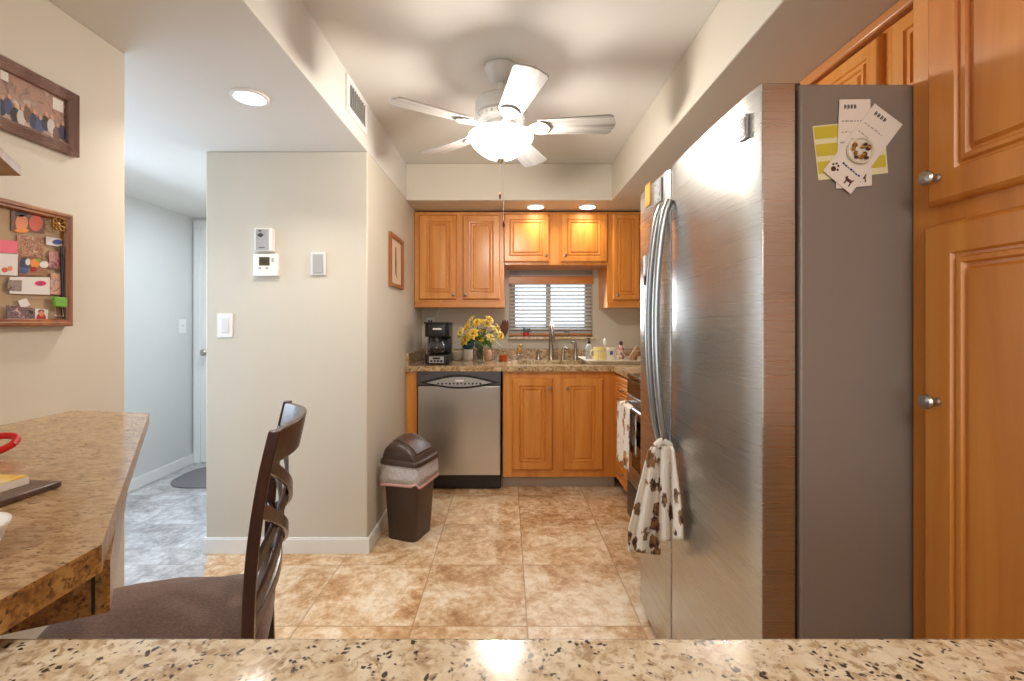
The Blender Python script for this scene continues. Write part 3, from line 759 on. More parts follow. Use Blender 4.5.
# things on the laminate counter
b = MB(); pts = []
for i in range(17):
    a = 2*PI*i/16; pts.append((-.998+.035*math.cos(a), .875+.030*math.sin(a)+.01*math.cos(a), LZ+.020+.013*math.sin(a*1.0)))
sc = thing('scissors', 'red handled scissors lying at the edge of the laminate counter', 'scissors', (-.98, .86, LZ))
b.tube(pts, .0065, 10).build('handle', REDP, sc)
pts2 = [(-1.04+.036*math.cos(2*PI*i/16), .865+.026*math.sin(2*PI*i/16), LZ+.012) for i in range(17)]
MB().tube(pts2, .0065, 10).build('handle', REDP, sc)
b = MB(); b.loops([[Vector(p) for p in ((-1.02,.835,LZ+.001),(-1.0,.835,LZ+.001),(-1.16,.70,LZ+.001),(-1.165,.70,LZ+.001))], [Vector(p) for p in ((-1.02,.835,LZ+.004),(-1.0,.835,LZ+.004),(-1.16,.70,LZ+.004),(-1.165,.70,LZ+.004))]]); b.build('blade', NICKEL, sc)
bo = MB().prism([(-.700,.716),(-.708,.60),(-1.0,.59),(-1.0,.735)], LZ+.0005, LZ+.010).build('wooden_board', wood_mat('dark_board', srgb(52,32,24), srgb(86,56,42), srgb(120,84,62), .35, 'x'), None, bevel=.002)
tag(bo, 'dark brown wooden board lying flat on the laminate counter', 'board')
bk = thing('booklet', 'orange covered booklet with white page edges lying on the dark board', 'book', (-.85, .66, LZ+.01))
pb = [(-.735,.700),(-.742,.615),(-.95,.605),(-.95,.715)]
MB().prism(pb, LZ+.0105, LZ+.0215).build('pages', PAPER, bk)
MB().prism([(x-.001, y) for x, y in pb], LZ+.0217, LZ+.0235).build('cover', photo_mat('orange_cover', [srgb(222,150,40), srgb(232,190,84), srgb(236,214,160)], 18), bk)
cu = MB().lathe([(.034,0),(.036,.001),(.048,.037),(.050,.039),(.050,.042),(.047,.042),(.034,.004),(.001,.004)], (-.585,.47,LZ+.0005), 32)
cu = cu.build('white_bowl', WHITEP, None); tag(cu, 'small white plastic bowl at the near left end of the laminate counter', 'bowl')

# ------------------------------------------------------------------ left wall: picture, corkboard
def rect_frame(y0, y1, z0, z1, wdt, prof, x):
    """moulded frame on a wall facing +x; prof = [(inset, out)]"""
    b = MB(); rings = []
    for i, o in prof:
        rings.append([Vector((x+o, yy, zz)) for yy, zz in ((y0+i, z0+i), (y1-i, z0+i), (y1-i, z1-i), (y0+i, z1-i))])
    return b.loops(rings, False, False)
y0, y1, z0, z1 = 1.100, 1.335, 1.690, 1.872
pf = thing('framed_photo', 'dark ribbed wooden frame with a group photo high on the left wall', 'picture', (LX, 1.23, z0))
prof = [(0, 0.0005), (0, .016)] + [(.003+.0025*k, .020 + (.0012 if k % 2 else -.0012)) for k in range(8)] + [(.026, .016), (.030, .012), (.030, .002)]
rect_frame(y0, y1, z0, z1, .03, prof, LX).build('frame', FRAMEWOOD, pf, smooth=20)
MB().box(LX+.001, LX+.003, y0+.028, y1-.028, z0+.028, z1-.028).build('photo', photo_mat('group_photo_background', [srgb(96,70,56), srgb(168,120,92), srgb(150,110,90), srgb(206,190,172)], 22), pf)
cols = [mat('navy_clothes', srgb(52,58,92), .6), mat('blue_clothes', srgb(74,82,124), .6), mat('dark_clothes', srgb(44,38,44), .6), mat('white_clothes', srgb(206,196,190), .6), mat('brown_clothes', srgb(120,86,66), .6)]
skin = mat('photo_skin', srgb(206,158,128), .6)
for k in range(11):
    yy = y0+.040+k*.0155; zz = z0+.056+.010*math.sin(k*1.9)
    def ell(cy, cz, ry, rz, xx, m, nm):
        q = [Vector((LX+xx, cy+ry*math.cos(2*PI*i/14), cz+rz*math.sin(2*PI*i/14))) for i in range(14)]
        MB().loops([q, [p+Vector((.0004,0,0)) for p in q]]).build(nm, m, pf)
    ell(yy, zz, .011, .021, .0031+.00005*k, cols[k % 5], 'photo_figure')
    ell(yy+.002, zz+.026, .005, .0065, .0036+.00005*k, skin, 'photo_figure')
MB().box(LX+.0031, LX+.0034, y0+.036, y0+.056, z1-.055, z1-.032).build('photo_highlight', mat('photo_window', srgb(228,222,214), .5), pf)
MB().box(LX+.0031, LX+.0034, y1-.066, y1-.036, z1-.068, z1-.036).build('photo_highlight', bpy.data.materials['photo_window'], pf)

cy0, cy1, cz0, cz1 = .84, 1.308, 1.196, 1.515
cb = thing('corkboard', 'amber wood framed corkboard covered with photos on the left wall', 'board', (LX, 1.08, cz0))
prof = [(0, 0.0005), (0, .022), (.004, .026), (.010, .026), (.013, .022), (.018, .022), (.021, .017), (.021, .004)]
rect_frame(cy0, cy1, cz0, cz1, .02, prof, LX).build('frame', OAKFRAME, cb, smooth=25)
MB().box(LX+.0005, LX+.008, cy0+.018, cy1-.018, cz0+.018, cz1-.018).build('cork', CORK, cb)
def W3(u, v):
    """corkboard crop pixel to the wall plane (y, z)"""
    px, py = u/4.694, 190 + v/4.694
    d = (LX+.009)*F/(px-CX)
    return d, PZ(py, d)
layer = [0]
def pinned(name, label, cat, quad, m, group=None, th=.0012):
    layer[0] += 1; xx = LX+.0085+.0006*layer[0]
    q = [Vector((xx, *W3(*c))) for c in quad]
    base = sum(q, Vector())/4
    t = MB().loops([q, [p+Vector((th,0,0)) for p in q]]).build(name, m, None, smooth=0)
    tag(t, label, cat, group); return t, xx+th
def blob_on(t, xx, c, ru, rv, m, nm='detail', n=14):
    q = [Vector((xx+.0002, *W3(c[0]+ru*math.cos(2*PI*i/n), c[1]+rv*math.sin(2*PI*i/n)))) for i in range(n)]
    return MB().loops([q, [p+Vector((.0004,0,0)) for p in q]]).build(nm, m, t, local=False)
FACE = mat('print_skin', srgb(222,140,96), .5); FACE2 = mat('print_skin_red', srgb(206,92,68), .5); HAIR = mat('print_dark', srgb(58,34,28), .5)
WHITEN = mat('note_white', srgb(226,220,216), .8); PINKN = mat('note_pink', srgb(236,120,140), .8); BLUEN = mat('print_blue', srgb(60,84,150), .6); MAG = mat('magenta', srgb(200,34,92), .4)
LIME = mat('lime_clip', srgb(110,170,50), .4); ORN = mat('print_orange', srgb(232,140,50), .5); NAVY = mat('print_navy', srgb(40,50,92), .5); PURP = mat('print_purple', srgb(150,62,120), .5)
t, x = pinned('snapshot', 'snapshot of two smiling faces at the top of the corkboard', 'photo', [(50,90),(212,115),(206,205),(50,190)], mat('warm_print', srgb(110,60,44), .4))
blob_on(t, x, (98,155), 30, 40, FACE, 'printed_face'); blob_on(t, x, (98,112), 30, 14, HAIR, 'printed_hair'); blob_on(t, x, (165,155), 33, 38, FACE2, 'printed_face'); blob_on(t, x+.0004, (98,190), 34, 10, ORN, 'printed_shirt')
bw = thing('gold_bow', 'looped gold ribbon bow in the top right corner of the corkboard', 'bow', Vector((LX+.01, *W3(255,200))))
for k in range(7):
    a0 = 2*PI*k/7; cyy, czz = W3(255, 160)
    pts = [(LX+.016+.006*math.sin(PI*i/8), cyy+math.cos(a0+.5*math.sin(2*PI*i/8))*.020*math.sin(PI*i/8), czz+math.sin(a0+.5*math.sin(2*PI*i/8))*.020*math.sin(PI*i/8)) for i in range(9)]
    MB().strap(pts, .006, .001, (1,0,0)).build('loop', GOLD, bw)
cyy, czz = W3(255,160); MB().ball((LX+.018, cyy, czz), .006, (1,1,1), 10).build('knot', GOLD, bw)
pinned('snapshot', 'brown toned print in the middle of the corkboard below the two faces', 'photo', [(76,210),(202,222),(200,318),(76,312)], photo_mat('brown_print', [srgb(92,52,36), srgb(196,150,116), srgb(120,70,50), srgb(216,180,150)], 95))
pinned('white_card', 'white card with blue print in the upper right of the corkboard', 'card', [(212,218),(298,232),(296,270),(212,256)], WHITEN)
blob_on(bpy.data.objects['white_card'], LX+.0085+.0006*layer[0]+.0012, (265,244), 24, 12, BLUEN, 'printed_mark')
pinned('sticky_note', 'pink sticky note at the left edge of the corkboard', 'note', [(-20,233),(76,240),(76,297),(-20,294)], PINKN)
t, x = pinned('white_paper', 'white paper under the pink sticky note on the corkboard', 'paper', [(-30,296),(78,300),(76,402),(-30,398)], WHITEN)
blob_on(t, x, (15,375), 14, 12, FACE2, 'printed_mark'); blob_on(t, x, (40,368), 10, 12, FACE, 'printed_mark')
t, x = pinned('picture_card', 'multicoloured picture card with blue and orange shapes in the corkboard middle', 'card', [(78,316),(216,322),(214,402),(82,400)], mat('brown_card', srgb(150,104,70), .5))
for (u, v, ru, rv, m) in ((110,345,26,28,NAVY),(122,338,12,16,WHITEN),(155,345,22,22,ORN),(105,378,18,16,BLUEN),(150,372,14,12,RED),(198,350,22,16,WHITEN),(172,330,10,8,LIME)):
    blob_on(t, x, (u, v), ru, rv, m, 'printed_shape'); x += .0001
t, x = pinned('snapshot', 'purple and pink snapshot at the right of the corkboard', 'photo', [(222,284),(292,296),(290,372),(222,366)], photo_mat('purple_print', [srgb(120,40,70), srgb(200,150,140), srgb(170,60,120)], 60))
t, x = pinned('envelope', 'long white envelope across the lower middle of the corkboard', 'envelope', [(36,408),(228,410),(226,492),(36,486)], WHITEN)
blob_on(t, x, (180,438), 27, 12, MAG, 'magenta_clip')
t, x = pinned('snapshot', 'small blue and brown snapshot overlapping the left end of the envelope', 'photo', [(22,422),(92,424),(90,476),(24,472)], photo_mat('blue_print', [srgb(60,70,120), srgb(160,140,120), srgb(90,70,60)], 60))
t, x = pinned('snapshot', 'peach and grey snapshot at the right end of the white envelope', 'photo', [(226,388),(288,396),(286,494),(226,488)], photo_mat('peach_print', [srgb(90,74,76), srgb(214,160,130), srgb(150,130,136)], 55))
gc = thing('bulldog_clip', 'lime green clip in the lower right of the corkboard', 'clip', Vector((LX+.012, *W3(255,552))))
pts = [W3(*c) for c in ((226,500),(286,506),(284,552),(226,546))]
q = [Vector((LX+.02, *p)) for p in pts]; MB().loops([q, [p+Vector((.008,0,0)) for p in q]]).build('jaw', LIME, gc, bevel=.002)
pts = [W3(*c) for c in ((238,548),(232,590),(276,592),(270,550))]; MB().tube([(LX+.022, *p) for p in pts], .0012, 6).build('wire', NICKEL, gc)
t, x = pinned('paper_scrap', 'small white paper scrap above the bottom snapshots on the corkboard', 'paper', [(72,520),(112,508),(130,540),(88,556)], WHITEN)
t, x = pinned('snapshot', 'dark group snapshot at the bottom of the corkboard', 'photo', [(15,540),(150,556),(148,622),(20,620)], photo_mat('dark_print', [srgb(38,30,30), srgb(150,110,90), srgb(66,66,100), srgb(206,170,150)], 70))
t, x = pinned('snapshot', 'snapshot of a single face in red at the bottom right of the corkboard', 'photo', [(150,556),(212,562),(208,626),(152,624)], WHITEN)
blob_on(t, x, (178,600), 22, 22, RED, 'printed_shirt'); blob_on(t, x+.0003, (178,580), 12, 14, FACE, 'printed_face'); blob_on(t, x+.0002, (178,570), 14, 9, HAIR, 'printed_hair')
pn_ = thing('black_pen', 'long black pen standing along the right edge inside the corkboard', 'pen', Vector((LX+.012, *W3(305,620))))
MB().tube([Vector((LX+.018, *W3(284,612))), Vector((LX+.018, *W3(276,275)))], .0042, 10).build('barrel', BLACK, pn_)
MB().tube([Vector((LX+.018, *W3(276,300))), Vector((LX+.018, *W3(275.5,262)))], .0048, 10).build('cap', DARKGREY, pn_)

# ------------------------------------------------------------------ partition wall fittings
YP = 2.38
def wbox(px0, px1, py0, py1, y_back, th):
    return MB().box(PX(px0, y_back-th), PX(px1, y_back-th), y_back-th, y_back-.0003, PZ(py1, y_back-th), PZ(py0, y_back-th))
cz = thing('door_chime', 'white and grey boxy chime unit mounted above the thermostat', 'chime', P(262, 252, YP))
wbox(254.5, 272, 228, 251, YP, .035).build('box', WHITEP, cz, bevel=.003)
wbox(255.5, 268.5, 229, 250, YP-.035, .002).build('front_panel', GREYP, cz, bevel=.001)
def ring_y(c, prof, n=20): return MB().lathe(prof, c, n, Matrix.Rotation(R(90), 3, 'X'))
c = P(260.5, 235, YP-.037); q = [Vector((c.x+.018*math.cos(PI/2*i), c.y, c.z+.012*math.sin(PI/2*i))) for i in range(4)]
MB().loops([q, [p+Vector((0,-.002,0)) for p in q]]).build('speaker_mark', DARKGREY, cz)
c = P(260, 230.8, YP-.037); q = [Vector((c.x+.007*math.cos(2*PI/12*i), c.y, c.z+.004*math.sin(2*PI/12*i))) for i in range(12)]
MB().loops([q, [p+Vector((0,-.002,0)) for p in q]]).build('speaker_mark', DARKGREY, cz)
wbox(259, 264.5, 247.2, 248, YP-.037, .001).build('print', DARKGREY, cz)
th = thing('thermostat', 'white thermostat with dark olive display below the chime unit', 'thermostat', P(265, 277, YP))
wbox(253, 277.5, 254, 276, YP, .025).build('box', WHITEP, th, bevel=.003)
wbox(259, 269.5, 257, 265.5, YP-.025, .0015).build('display', mat('olive_display', srgb(76, 66, 40), .2), th)
wbox(261.5, 266.5, 260, 263, YP-.0265, .0006).build('digits', INK, th)
for a0 in (258.5, 265.5): wbox(a0, a0+2.6, 267.3, 269, YP-.025, .0015).build('button', GREYP, th)
wbox(271.5, 273.5, 258, 262, YP-.025, .0015).build('button', GREYP, th)
bp = thing('blank_plate', 'white blank wall plate right of the thermostat', 'wall plate', P(318, 276, YP))
wbox(310.5, 325.5, 252, 275, YP, .012).build('plate', WHITEP, bp, bevel=.002)
wbox(312.5, 323, 254, 273, YP-.012, .005).build('cover', GREYP, bp, bevel=.002)
bp.children[1].data.materials[0] = mat('plate_cover', srgb(222, 220, 222), .35)
def switch(px0, px1, py0, py1, label):
    s = thing('light_switch', label, 'switch', P((px0+px1)/2, py1, YP))
    wbox(px0, px1, py0, py1, YP, .006).build('plate', WHITEP, s, bevel=.002)
    cx, czz = (px0+px1)/2, (py0+py1)/2
    wbox(cx-3.3, cx+3.3, czz-7.2, czz+7.2, YP-.006, .004).build('rocker', GREYP, s, bevel=.001)
    s.children[1].data.materials[0] = bpy.data.materials['plate_cover']
    return s
switch(217, 232.5, 313.5, 337.5, 'white rocker light switch near the left edge of the partition wall')
d0, d1 = HX*F/(178-CX), HX*F/(185.5-CX)
hs = thing('light_switch', 'white toggle light switch on the hallway wall', 'switch', (HX, (d0+d1)/2, PZ(334.5, d0)))
hz = (PZ(319, d0)+PZ(334, d0))/2
MB().box(HX+.0003, HX+.006, d0, d1, hz-.058, hz+.058).build('plate', WHITEP, hs, bevel=.002)
MB().box(HX+.006, HX+.016, (d0+d1)/2-.005, (d0+d1)/2+.005, hz-.002, hz+.014).build('toggle', WHITEP, hs, bevel=.001)

# small picture on the kitchen side of the partition
d0, d1 = WL*F/(388.3-CX), WL*F/(401.2-CX)
z1_ = PZ(232.5, d0); z0_ = PZ(288, d0)+.0
z1_, z0_ = (PZ(232, d0)+PZ(240.5, d1))/2, (PZ(287, d0)+PZ(289, d1))/2
sp = thing('small_picture', 'small brown framed print of a thin dark figure on the kitchen side of the partition', 'picture', (WL, (d0+d1)/2, z0_))
prof = [(0, .0005), (0, .018), (.005, .021), (.022, .019), (.026, .014), (.026, .003)]
rect_frame(d0, d1, z0_, z1_, .03, prof, WL).build('frame', OAKFRAME, sp, smooth=25)
MB().box(WL+.001, WL+.004, d0+.024, d1-.024, z0_+.024, z1_-.024).build('mat_board', mat('peach_mat', srgb(222, 196, 166), .6), sp)
ym = (d0+d1)/2
fig = [(-.03,-.09),(-.012,-.05),(-.02,-.02),(-.016,.05),(-.012,.10),(.010,.10),(.014,.04),(.020,-.02),(.012,-.05),(.034,-.10),(.024,-.10),(0,-.055),(-.022,-.09)]
q = [Vector((WL+.0045, ym+a*1.1, (z0_+z1_)/2+c_)) for a, c_ in fig]; MB().loops([q, [p+Vector((.0006,0,0)) for p in q]]).build('printed_figure', mat('taupe_ink', srgb(116,92,80), .7), sp)

# return air vent on the soffit face
dv0, dv1 = WL*F/(345.3-CX), WL*F/(365.3-CX)
vz1, vz0 = (PZ(72, dv0)+PZ(101, dv1))/2, (PZ(113, dv0)+PZ(132, dv1))/2
vz0 = max(vz0, 2.115); vz1 = min(vz1, 2.335)
vt = thing('air_vent', 'white louvred air vent on the ceiling step left of the fan', 'vent', (WL, (dv0+dv1)/2, vz0))
rect_frame(dv0, dv1, vz0, vz1, .03, [(0,.0005),(0,.008),(.004,.012),(.024,.012),(.028,.006),(.028,.001)], WL).build('frame', WHITEP, vt, smooth=25)
MB().box(WL+.0003, WL+.0012, dv0+.026, dv1-.026, vz0+.026, vz1-.026).build('duct', mat('vent_grey', srgb(120,118,116), .8), vt)
nl = 9
for i in range(nl):
    yy = dv0+.034 + (dv1-dv0-.068)*i/(nl-1)
    MB().box(-.0055, .0055, -.0008, .0008, vz0+.026, vz1-.026, Matrix.Translation((WL+.007, yy, 0)) @ Matrix.Rotation(R(-35), 4, 'Z')).build('louvre', mat('louvre_grey', srgb(206,204,200), .4) if i == 0 else bpy.data.materials['louvre_grey'], vt)

# ------------------------------------------------------------------ recessed lights
def downlight(x, y, z, r, label, power, col, angle=R(125)):
    t = thing('recessed_light', label, 'light', (x, y, z))
    MB().lathe([(r*1.28,0),(r*1.26,-.006),(r*1.05,-.009),(r*.98,-.004),(r*.98,0)], (x,y,z-.0003), 32).build('trim_ring', WHITEP, t)
    MB().lathe([(r*.95,0),(r*.95,-.003),(r*.6,-.0045),(.001,-.005)], (x,y,z-.0005), 32).build('lens', LENS, t)
    lamp('recessed_light_beam', 'AREA', (x, y, z-.016), power, col, r*1.8, spread=angle)
    return t
downlight(-1.017, 1.80, ZL, .055, 'lit round recessed light in the dropped ceiling over the partition wall', 4.5, SOFT)
downlight(PX(535.5, 3.455), 3.455, ZS, .058, 'lit recessed light in the soffit over the sink, the one nearer the pull chain', 1.3, WARM)
downlight(PX(587.5, 3.455), 3.455, ZS, .058, 'lit recessed light in the soffit over the sink, the one nearer the refrigerator', 1.3, WARM)
lamp('added_hall_fill_light', 'AREA', (-1.90, 3.2, ZL-.03), 7, COOL, .25)  # added lamp, hidden behind the partition, to brighten the hall

# ------------------------------------------------------------------ ceiling fan
fxx, fyy = PX(501, 2.045), 2.045
lamp('fan_bulb', 'POINT', (fxx, fyy, ZH-.352), 38, (1.0, .92, .82), .06)
FANW = mat('fan_white', srgb(210, 207, 201), .35)
fn = thing('ceiling_fan', 'white five-blade ceiling fan with a lit frosted glass bowl', 'ceiling fan', (fxx, fyy, ZH))
def fl_(prof, name, m=FANW, n=40, **kw): return MB().lathe([(r, ZH+z) for r, z in prof], (fxx, fyy, 0), n, **kw).build(name, m, fn, smooth=35)
fl_([(.074,-.0005),(.076,-.010),(.070,-.018),(.064,-.035),(.048,-.055),(.030,-.064),(.022,-.068)], 'canopy')
fl_([(.013,-.065),(.013,-.120)], 'downrod')
fl_([(.022,-.105),(.026,-.11),(.026,-.122),(.060,-.13),(.098,-.145),(.114,-.16),(.117,-.20),(.110,-.212),(.112,-.216),(.114,-.226),(.1,-.244),(.07,-.252)], 'motor_housing')
for i in range(26):
    a = 2*PI*i/26
    M = Matrix.Translation((fxx, fyy, ZH-.232)) @ Matrix.Rotation(a, 4, 'Z')
    MB().box(.088, .112, -.004, .004, -.010, .006, M).build('cooling_rib', FANW, fn, bevel=.002)
fl_([(.062,-.246),(.066,-.252),(.066,-.285),(.088,-.291),(.098,-.300),(.060,-.303)], 'switch_housing')
BLADEM = wood_mat('whitewashed_blade', srgb(132, 128, 122), srgb(188, 184, 178), srgb(214, 211, 206), .4, 'x', 1.6)
ZB = 2.080 - ZH
outl = []
L0, L1 = .165, .535
for i in range(9):
    t = i/8; outl.append((L0+.302*t, -(.050+.017*t)))
tip = [(.478,-.066),(.491,-.058),(.495,-.040),(.503,-.022),(.506,0),(.503,.022),(.495,.040),(.491,.058),(.478,.066)]
outl += tip + [(x, -y) for x, y in outl[8::-1]]
for k in range(5):
    a = R(-4.5 + 72*k)
    M = Matrix.Translation((fxx, fyy, ZH+ZB)) @ Matrix.Rotation(a, 4, 'Z')
    br = MB()
    Mi = M @ Matrix.Rotation(R(-12), 4, 'X')
    iron = [(.085,-.016),(.12,-.014),(.145,-.030),(.175,-.046),(.200,-.038),(.215,-.018),(.222,0),(.215,.018),(.200,.038),(.175,.046),(.145,.030),(.12,.014),(.085,.016)]
    br.prism(iron, -.012, -.0045, Mi)
    ir = br.build('blade_iron', FANW, fn, bevel=.002)
    bb = MB().prism(outl, -.0042, .0025)
    o = bb.build('blade', BLADEM, fn, bevel=.0015, local=True)
    o.matrix_local = Matrix.Translation((0, 0, ZB)) @ Matrix.Rotation(a, 4, 'Z') @ Matrix.Rotation(R(-12), 4, 'X')
# glass bowl: open at the top so that it lights the ceiling
zt = -.304
bowl = [(.140, zt), (.146, zt-.005), (.143, zt-.018), (.128, zt-.044), (.102, zt-.070), (.068, zt-.092), (.034, zt-.104), (.008, zt-.107)]
MB().lathe([(r, ZH+z) for r, z in bowl], (fxx, fyy, 0), 48, None, False, True).build('glass_bowl', BOWL, fn, smooth=60)
fl_([(.014, zt-.105), (.020, zt-.108), (.018, zt-.114), (.010, zt-.118), (.006, zt-.125), (.001, zt-.128)], 'finial', NICKEL, 16)
for (ox, oy, zend, fob) in ((.012, -.02, 1.66, .03), (-.005, .03, 1.80, .0)):
    MB().tube([(fxx+ox, fyy+oy, ZH+zt-.112), (fxx+ox, fyy+oy, zend)], .0011, 6).build('pull_chain', NICKEL, fn)
    MB().lathe([(.001, .0), (.005, -.006), (.006, -.018), (.003, -.03), (.001, -.032)], (fxx+ox, fyy+oy, zend), 10).build('chain_fob', COPPER, fn)

# ------------------------------------------------------------------ chair
ch_rot = math.atan2(.375, .927)           # local +x forward points to world (-.95,-.31)
ca = PI + ch_rot
fwd = Vector((math.cos(ca), math.sin(ca), 0)); uu = Vector((-.375, .927, 0)).normalized()
near_top = P(275, 431, 1.02)
# local back post top at x=-.265, y=+-.205 (local +y = -u)
cen = Vector((near_top.x, near_top.y, 0)) + uu*.205 + fwd*.262
chr_ = thing('dining_chair', 'dark cherry wood chair with curved lattice back and brown padded seat', 'chair', (cen.x, cen.y, 0), ca)
def post(y):
    prof = [(-.222, 0), (-.214, .22), (-.210, .42), (-.210, .55), (-.218, .70), (-.238, .85), (-.262, .965)]
    b = MB(); pts = [(x, y, z) for x, z in prof]
    # smooth the profile
    P2 = []
    for i in range(len(pts)-1):
        for k in range(4):
            t = k/4; p0, p1, p2, p3 = [Vector(pts[max(0, min(len(pts)-1, i+j))]) for j in (-1, 0, 1, 2)]
            P2.append(.5*((2*p1)+(-p0+p2)*t+(2*p0-5*p1+4*p2-p3)*t*t+(-p0+3*p1-3*p2+p3)*t**3))
    P2.append(Vector(pts[-1]))
    rings = [[p+Vector((a*.0125, c*.0115, 0)) for a, c in ((-1,-1),(1,-1),(1,1),(-1,1))] for p in P2]
    return b.loops(rings).build('back_post', CHAIRWOOD, chr_, local=True, bevel=.003)
for y in (-.205, .205): post(y)
def backx(z):                         # x of post at height z
    pr = [(.42,-.212),(.55,-.210),(.70,-.218),(.85,-.238),(.965,-.262)]
    for (z0, x0), (z1, x1) in zip(pr, pr[1:]):
        if z <= z1: return x0+(x1-x0)*(z-z0)/(z1-z0)
    return -.262
def crest():
    b = MB(); n = 18; rings = []
    for i in range(n+1):
        t = i/n; y = -.193+.386*t; s = math.sin(PI*t); bx_ = -.050*s
        zt = .962+.006*s; zb = .882-.004*s
        rings.append([Vector((backx(zz)+bx_+o, y, zz)) for zz, o in ((zb,-.010),(zb,.008),(zt,.008),(zt,-.010))])
    return b.loops(rings).build('crest_rail', CHAIRWOOD, chr_, local=True, bevel=.003)
crest()
for za, zb in ((.885,.635),(.785,.535),(.635,.885),(.535,.785),(.505,.655)):
    pts = []
    for i in range(15):
        t = i/14; y = .196-.392*t; s = math.sin(PI*t); z = za+(zb-za)*t
        pts.append((backx(z)-.050*s-(.006 if za > zb else -.006), y, z))
    MB().strap(pts, .030, .010, (0, 0, 1)).build('lattice_strap', CHAIRWOOD, chr_, local=True, bevel=.002)
MB().box(-.22, -.20, -.193, .193, .50, .53).build('lower_rail', CHAIRWOOD, chr_, local=True, bevel=.003)
sm = MB(); n = 40
def seat_ring(s, z):
    r = []
    for i in range(n):
        a = 2*PI*i/n; c, q = math.cos(a), math.sin(a); e = .42
        x = math.copysign(abs(c)**e, c)*.250*s; y = math.copysign(abs(q)**e, q)*(.225 if x < 0 else .235)*s
        r.append(Vector((x+.012, y*.985 if x > -.1 else y*.80, z)))
    return r
sm.loops([seat_ring(.97,.425), seat_ring(1.0,.432), seat_ring(1.005,.455), seat_ring(.985,.470), seat_ring(.93,.480), seat_ring(.7,.487), seat_ring(.35,.489)])
sm.build('seat_cushion', SEAT, chr_, local=True, smooth=60)
ap = MB(); ap.box(-.19, .23, -.19, -.165, .36, .424); ap.box(-.19, .23, .165, .19, .36, .424); ap.box(.205, .23, -.165, .165, .36, .424); ap.box(-.205, -.19, -.19, .19, .36, .424)
ap.build('seat_frame', CHAIRWOOD, chr_, local=True, bevel=.002)
for y in (-.18, .18):
    MB().loops([[Vector((.222+a*s, y+c*s, z)) for a, c in ((-1,-1),(1,-1),(1,1),(-1,1))] for s, z in ((.012,0),(.018,.2),(.02,.424))]).build('front_leg', CHAIRWOOD, chr_, local=True, bevel=.003)
for y in (-.185, .185): MB().box(-.22, .21, y-.009, y+.009, .17, .195).build('stretcher', CHAIRWOOD, chr_, local=True, bevel=.002)

# ------------------------------------------------------------------ trash can
tc = thing('trash_can', 'dark brown plastic swing-top trash can with a white bag beside the dishwasher', 'trash can', (PX(410, 2.60), 2.60, 0), R(-20))
def rr(wx, wy, z, r=.04, n=6, cx=0):
    pts = []
    for qx, qy, a0 in ((1,1,0),(-1,1,90),(-1,-1,180),(1,-1,270)):
        for k in range(n+1):
            a = R(a0+90*k/n); pts.append(Vector((cx+qx*(wx-r)+r*math.cos(a), qy*(wy-r)+r*math.sin(a), z)))
    return pts
sxw, syw = .93, .70
def rq(wx, wy, z, r): return rr(wx*sxw, wy*syw, z, r*.8)
b = MB(); b.loops([rq(.094,.130,0,.035), rq(.098,.136,.006,.04), rq(.122,.165,.42,.045), rq(.119,.162,.42,.043), rq(.09,.126,.01,.034)]).build('body', BROWNP, tc, local=True, smooth=50)
BAGM = mat('white_bag', srgb(212, 206, 208), .3, 0, **{'Transmission Weight': .15}); PINKB = mat('pink_bag_hem', srgb(216, 168, 164), .4)
nb_ = N(BAGM); nb_.bump(nb_.noise(nb_.coords((1, 1, .6)), 26, 4, .6, 1.2), .9, .02)
def bag_ring(k, z, dz=0):
    base = rq(.122*k+.004, .165*k+.004, z, .045)
    return [Vector((p.x*(1+.030*math.sin(i*1.7+z*60)), p.y*(1+.034*math.cos(i*2.3+z*40)), p.z+dz*math.sin(i*.9))) for i, p in enumerate(base)]
MB().loops([bag_ring(1.0,.424), bag_ring(1.03,.418), bag_ring(1.05,.39), bag_ring(1.08,.36,.008), bag_ring(1.10,.328,.012)], False, False).build('bag_collar', BAGM, tc, local=True, smooth=60, solid=.001)
MB().loops([bag_ring(1.10,.329,.012), bag_ring(1.11,.314,.012)], False, False).build('bag_hem', PINKB, tc, local=True, smooth=60, solid=.001)
ld = MB().loops([rq(.129,.172,.418,.05), rq(.138,.184,.422,.052), rq(.138,.184,.440,.052), rq(.130,.175,.449,.05), rq(.12,.164,.451,.045)]).build('lid_rim', BROWNP, tc, local=True, smooth=45)
# hood: asymmetric dome, steep on the wall side, with a long swing flap
arch = [(-.118,0),(-.114,.036),(-.100,.072),(-.074,.098),(-.036,.110),(.004,.105),(.042,.086),(.078,.056),(.104,.026),(.116,0)]
def arch_ring(y, s, h): return [Vector((x*s*sxw, y*syw, .449+z*h)) for x, z in arch]
MB().loops([arch_ring(-.166,.94,.55), arch_ring(-.158,.97,.74), arch_ring(-.13,.99,.86), arch_ring(-.06,1,.97), arch_ring(0,1,1), arch_ring(.06,1,.97), arch_ring(.13,.99,.86), arch_ring(.158,.97,.74), arch_ring(.166,.94,.55)]).build('lid_hood', BROWNP, tc, local=True, smooth=50)
fl_pts = [(-.060,.109),(-.030,.116),(.006,.111),(.046,.091),(.082,.061),(.104,.036)]
def flap_ring(y, h): return [Vector((x*sxw, y*syw, .449+z*h)) for x, z in fl_pts] + [Vector(((x-.006)*sxw, y*syw, .449+z*h-.010)) for x, z in fl_pts[::-1]]
MB().loops([flap_ring(-.112,.90), flap_ring(-.06,.98), flap_ring(0,1.01), flap_ring(.06,.98), flap_ring(.112,.90)]).build('swing_flap', mat('flap_brown', srgb(80, 60, 50), .33), tc, local=True, smooth=40, bevel=.003)

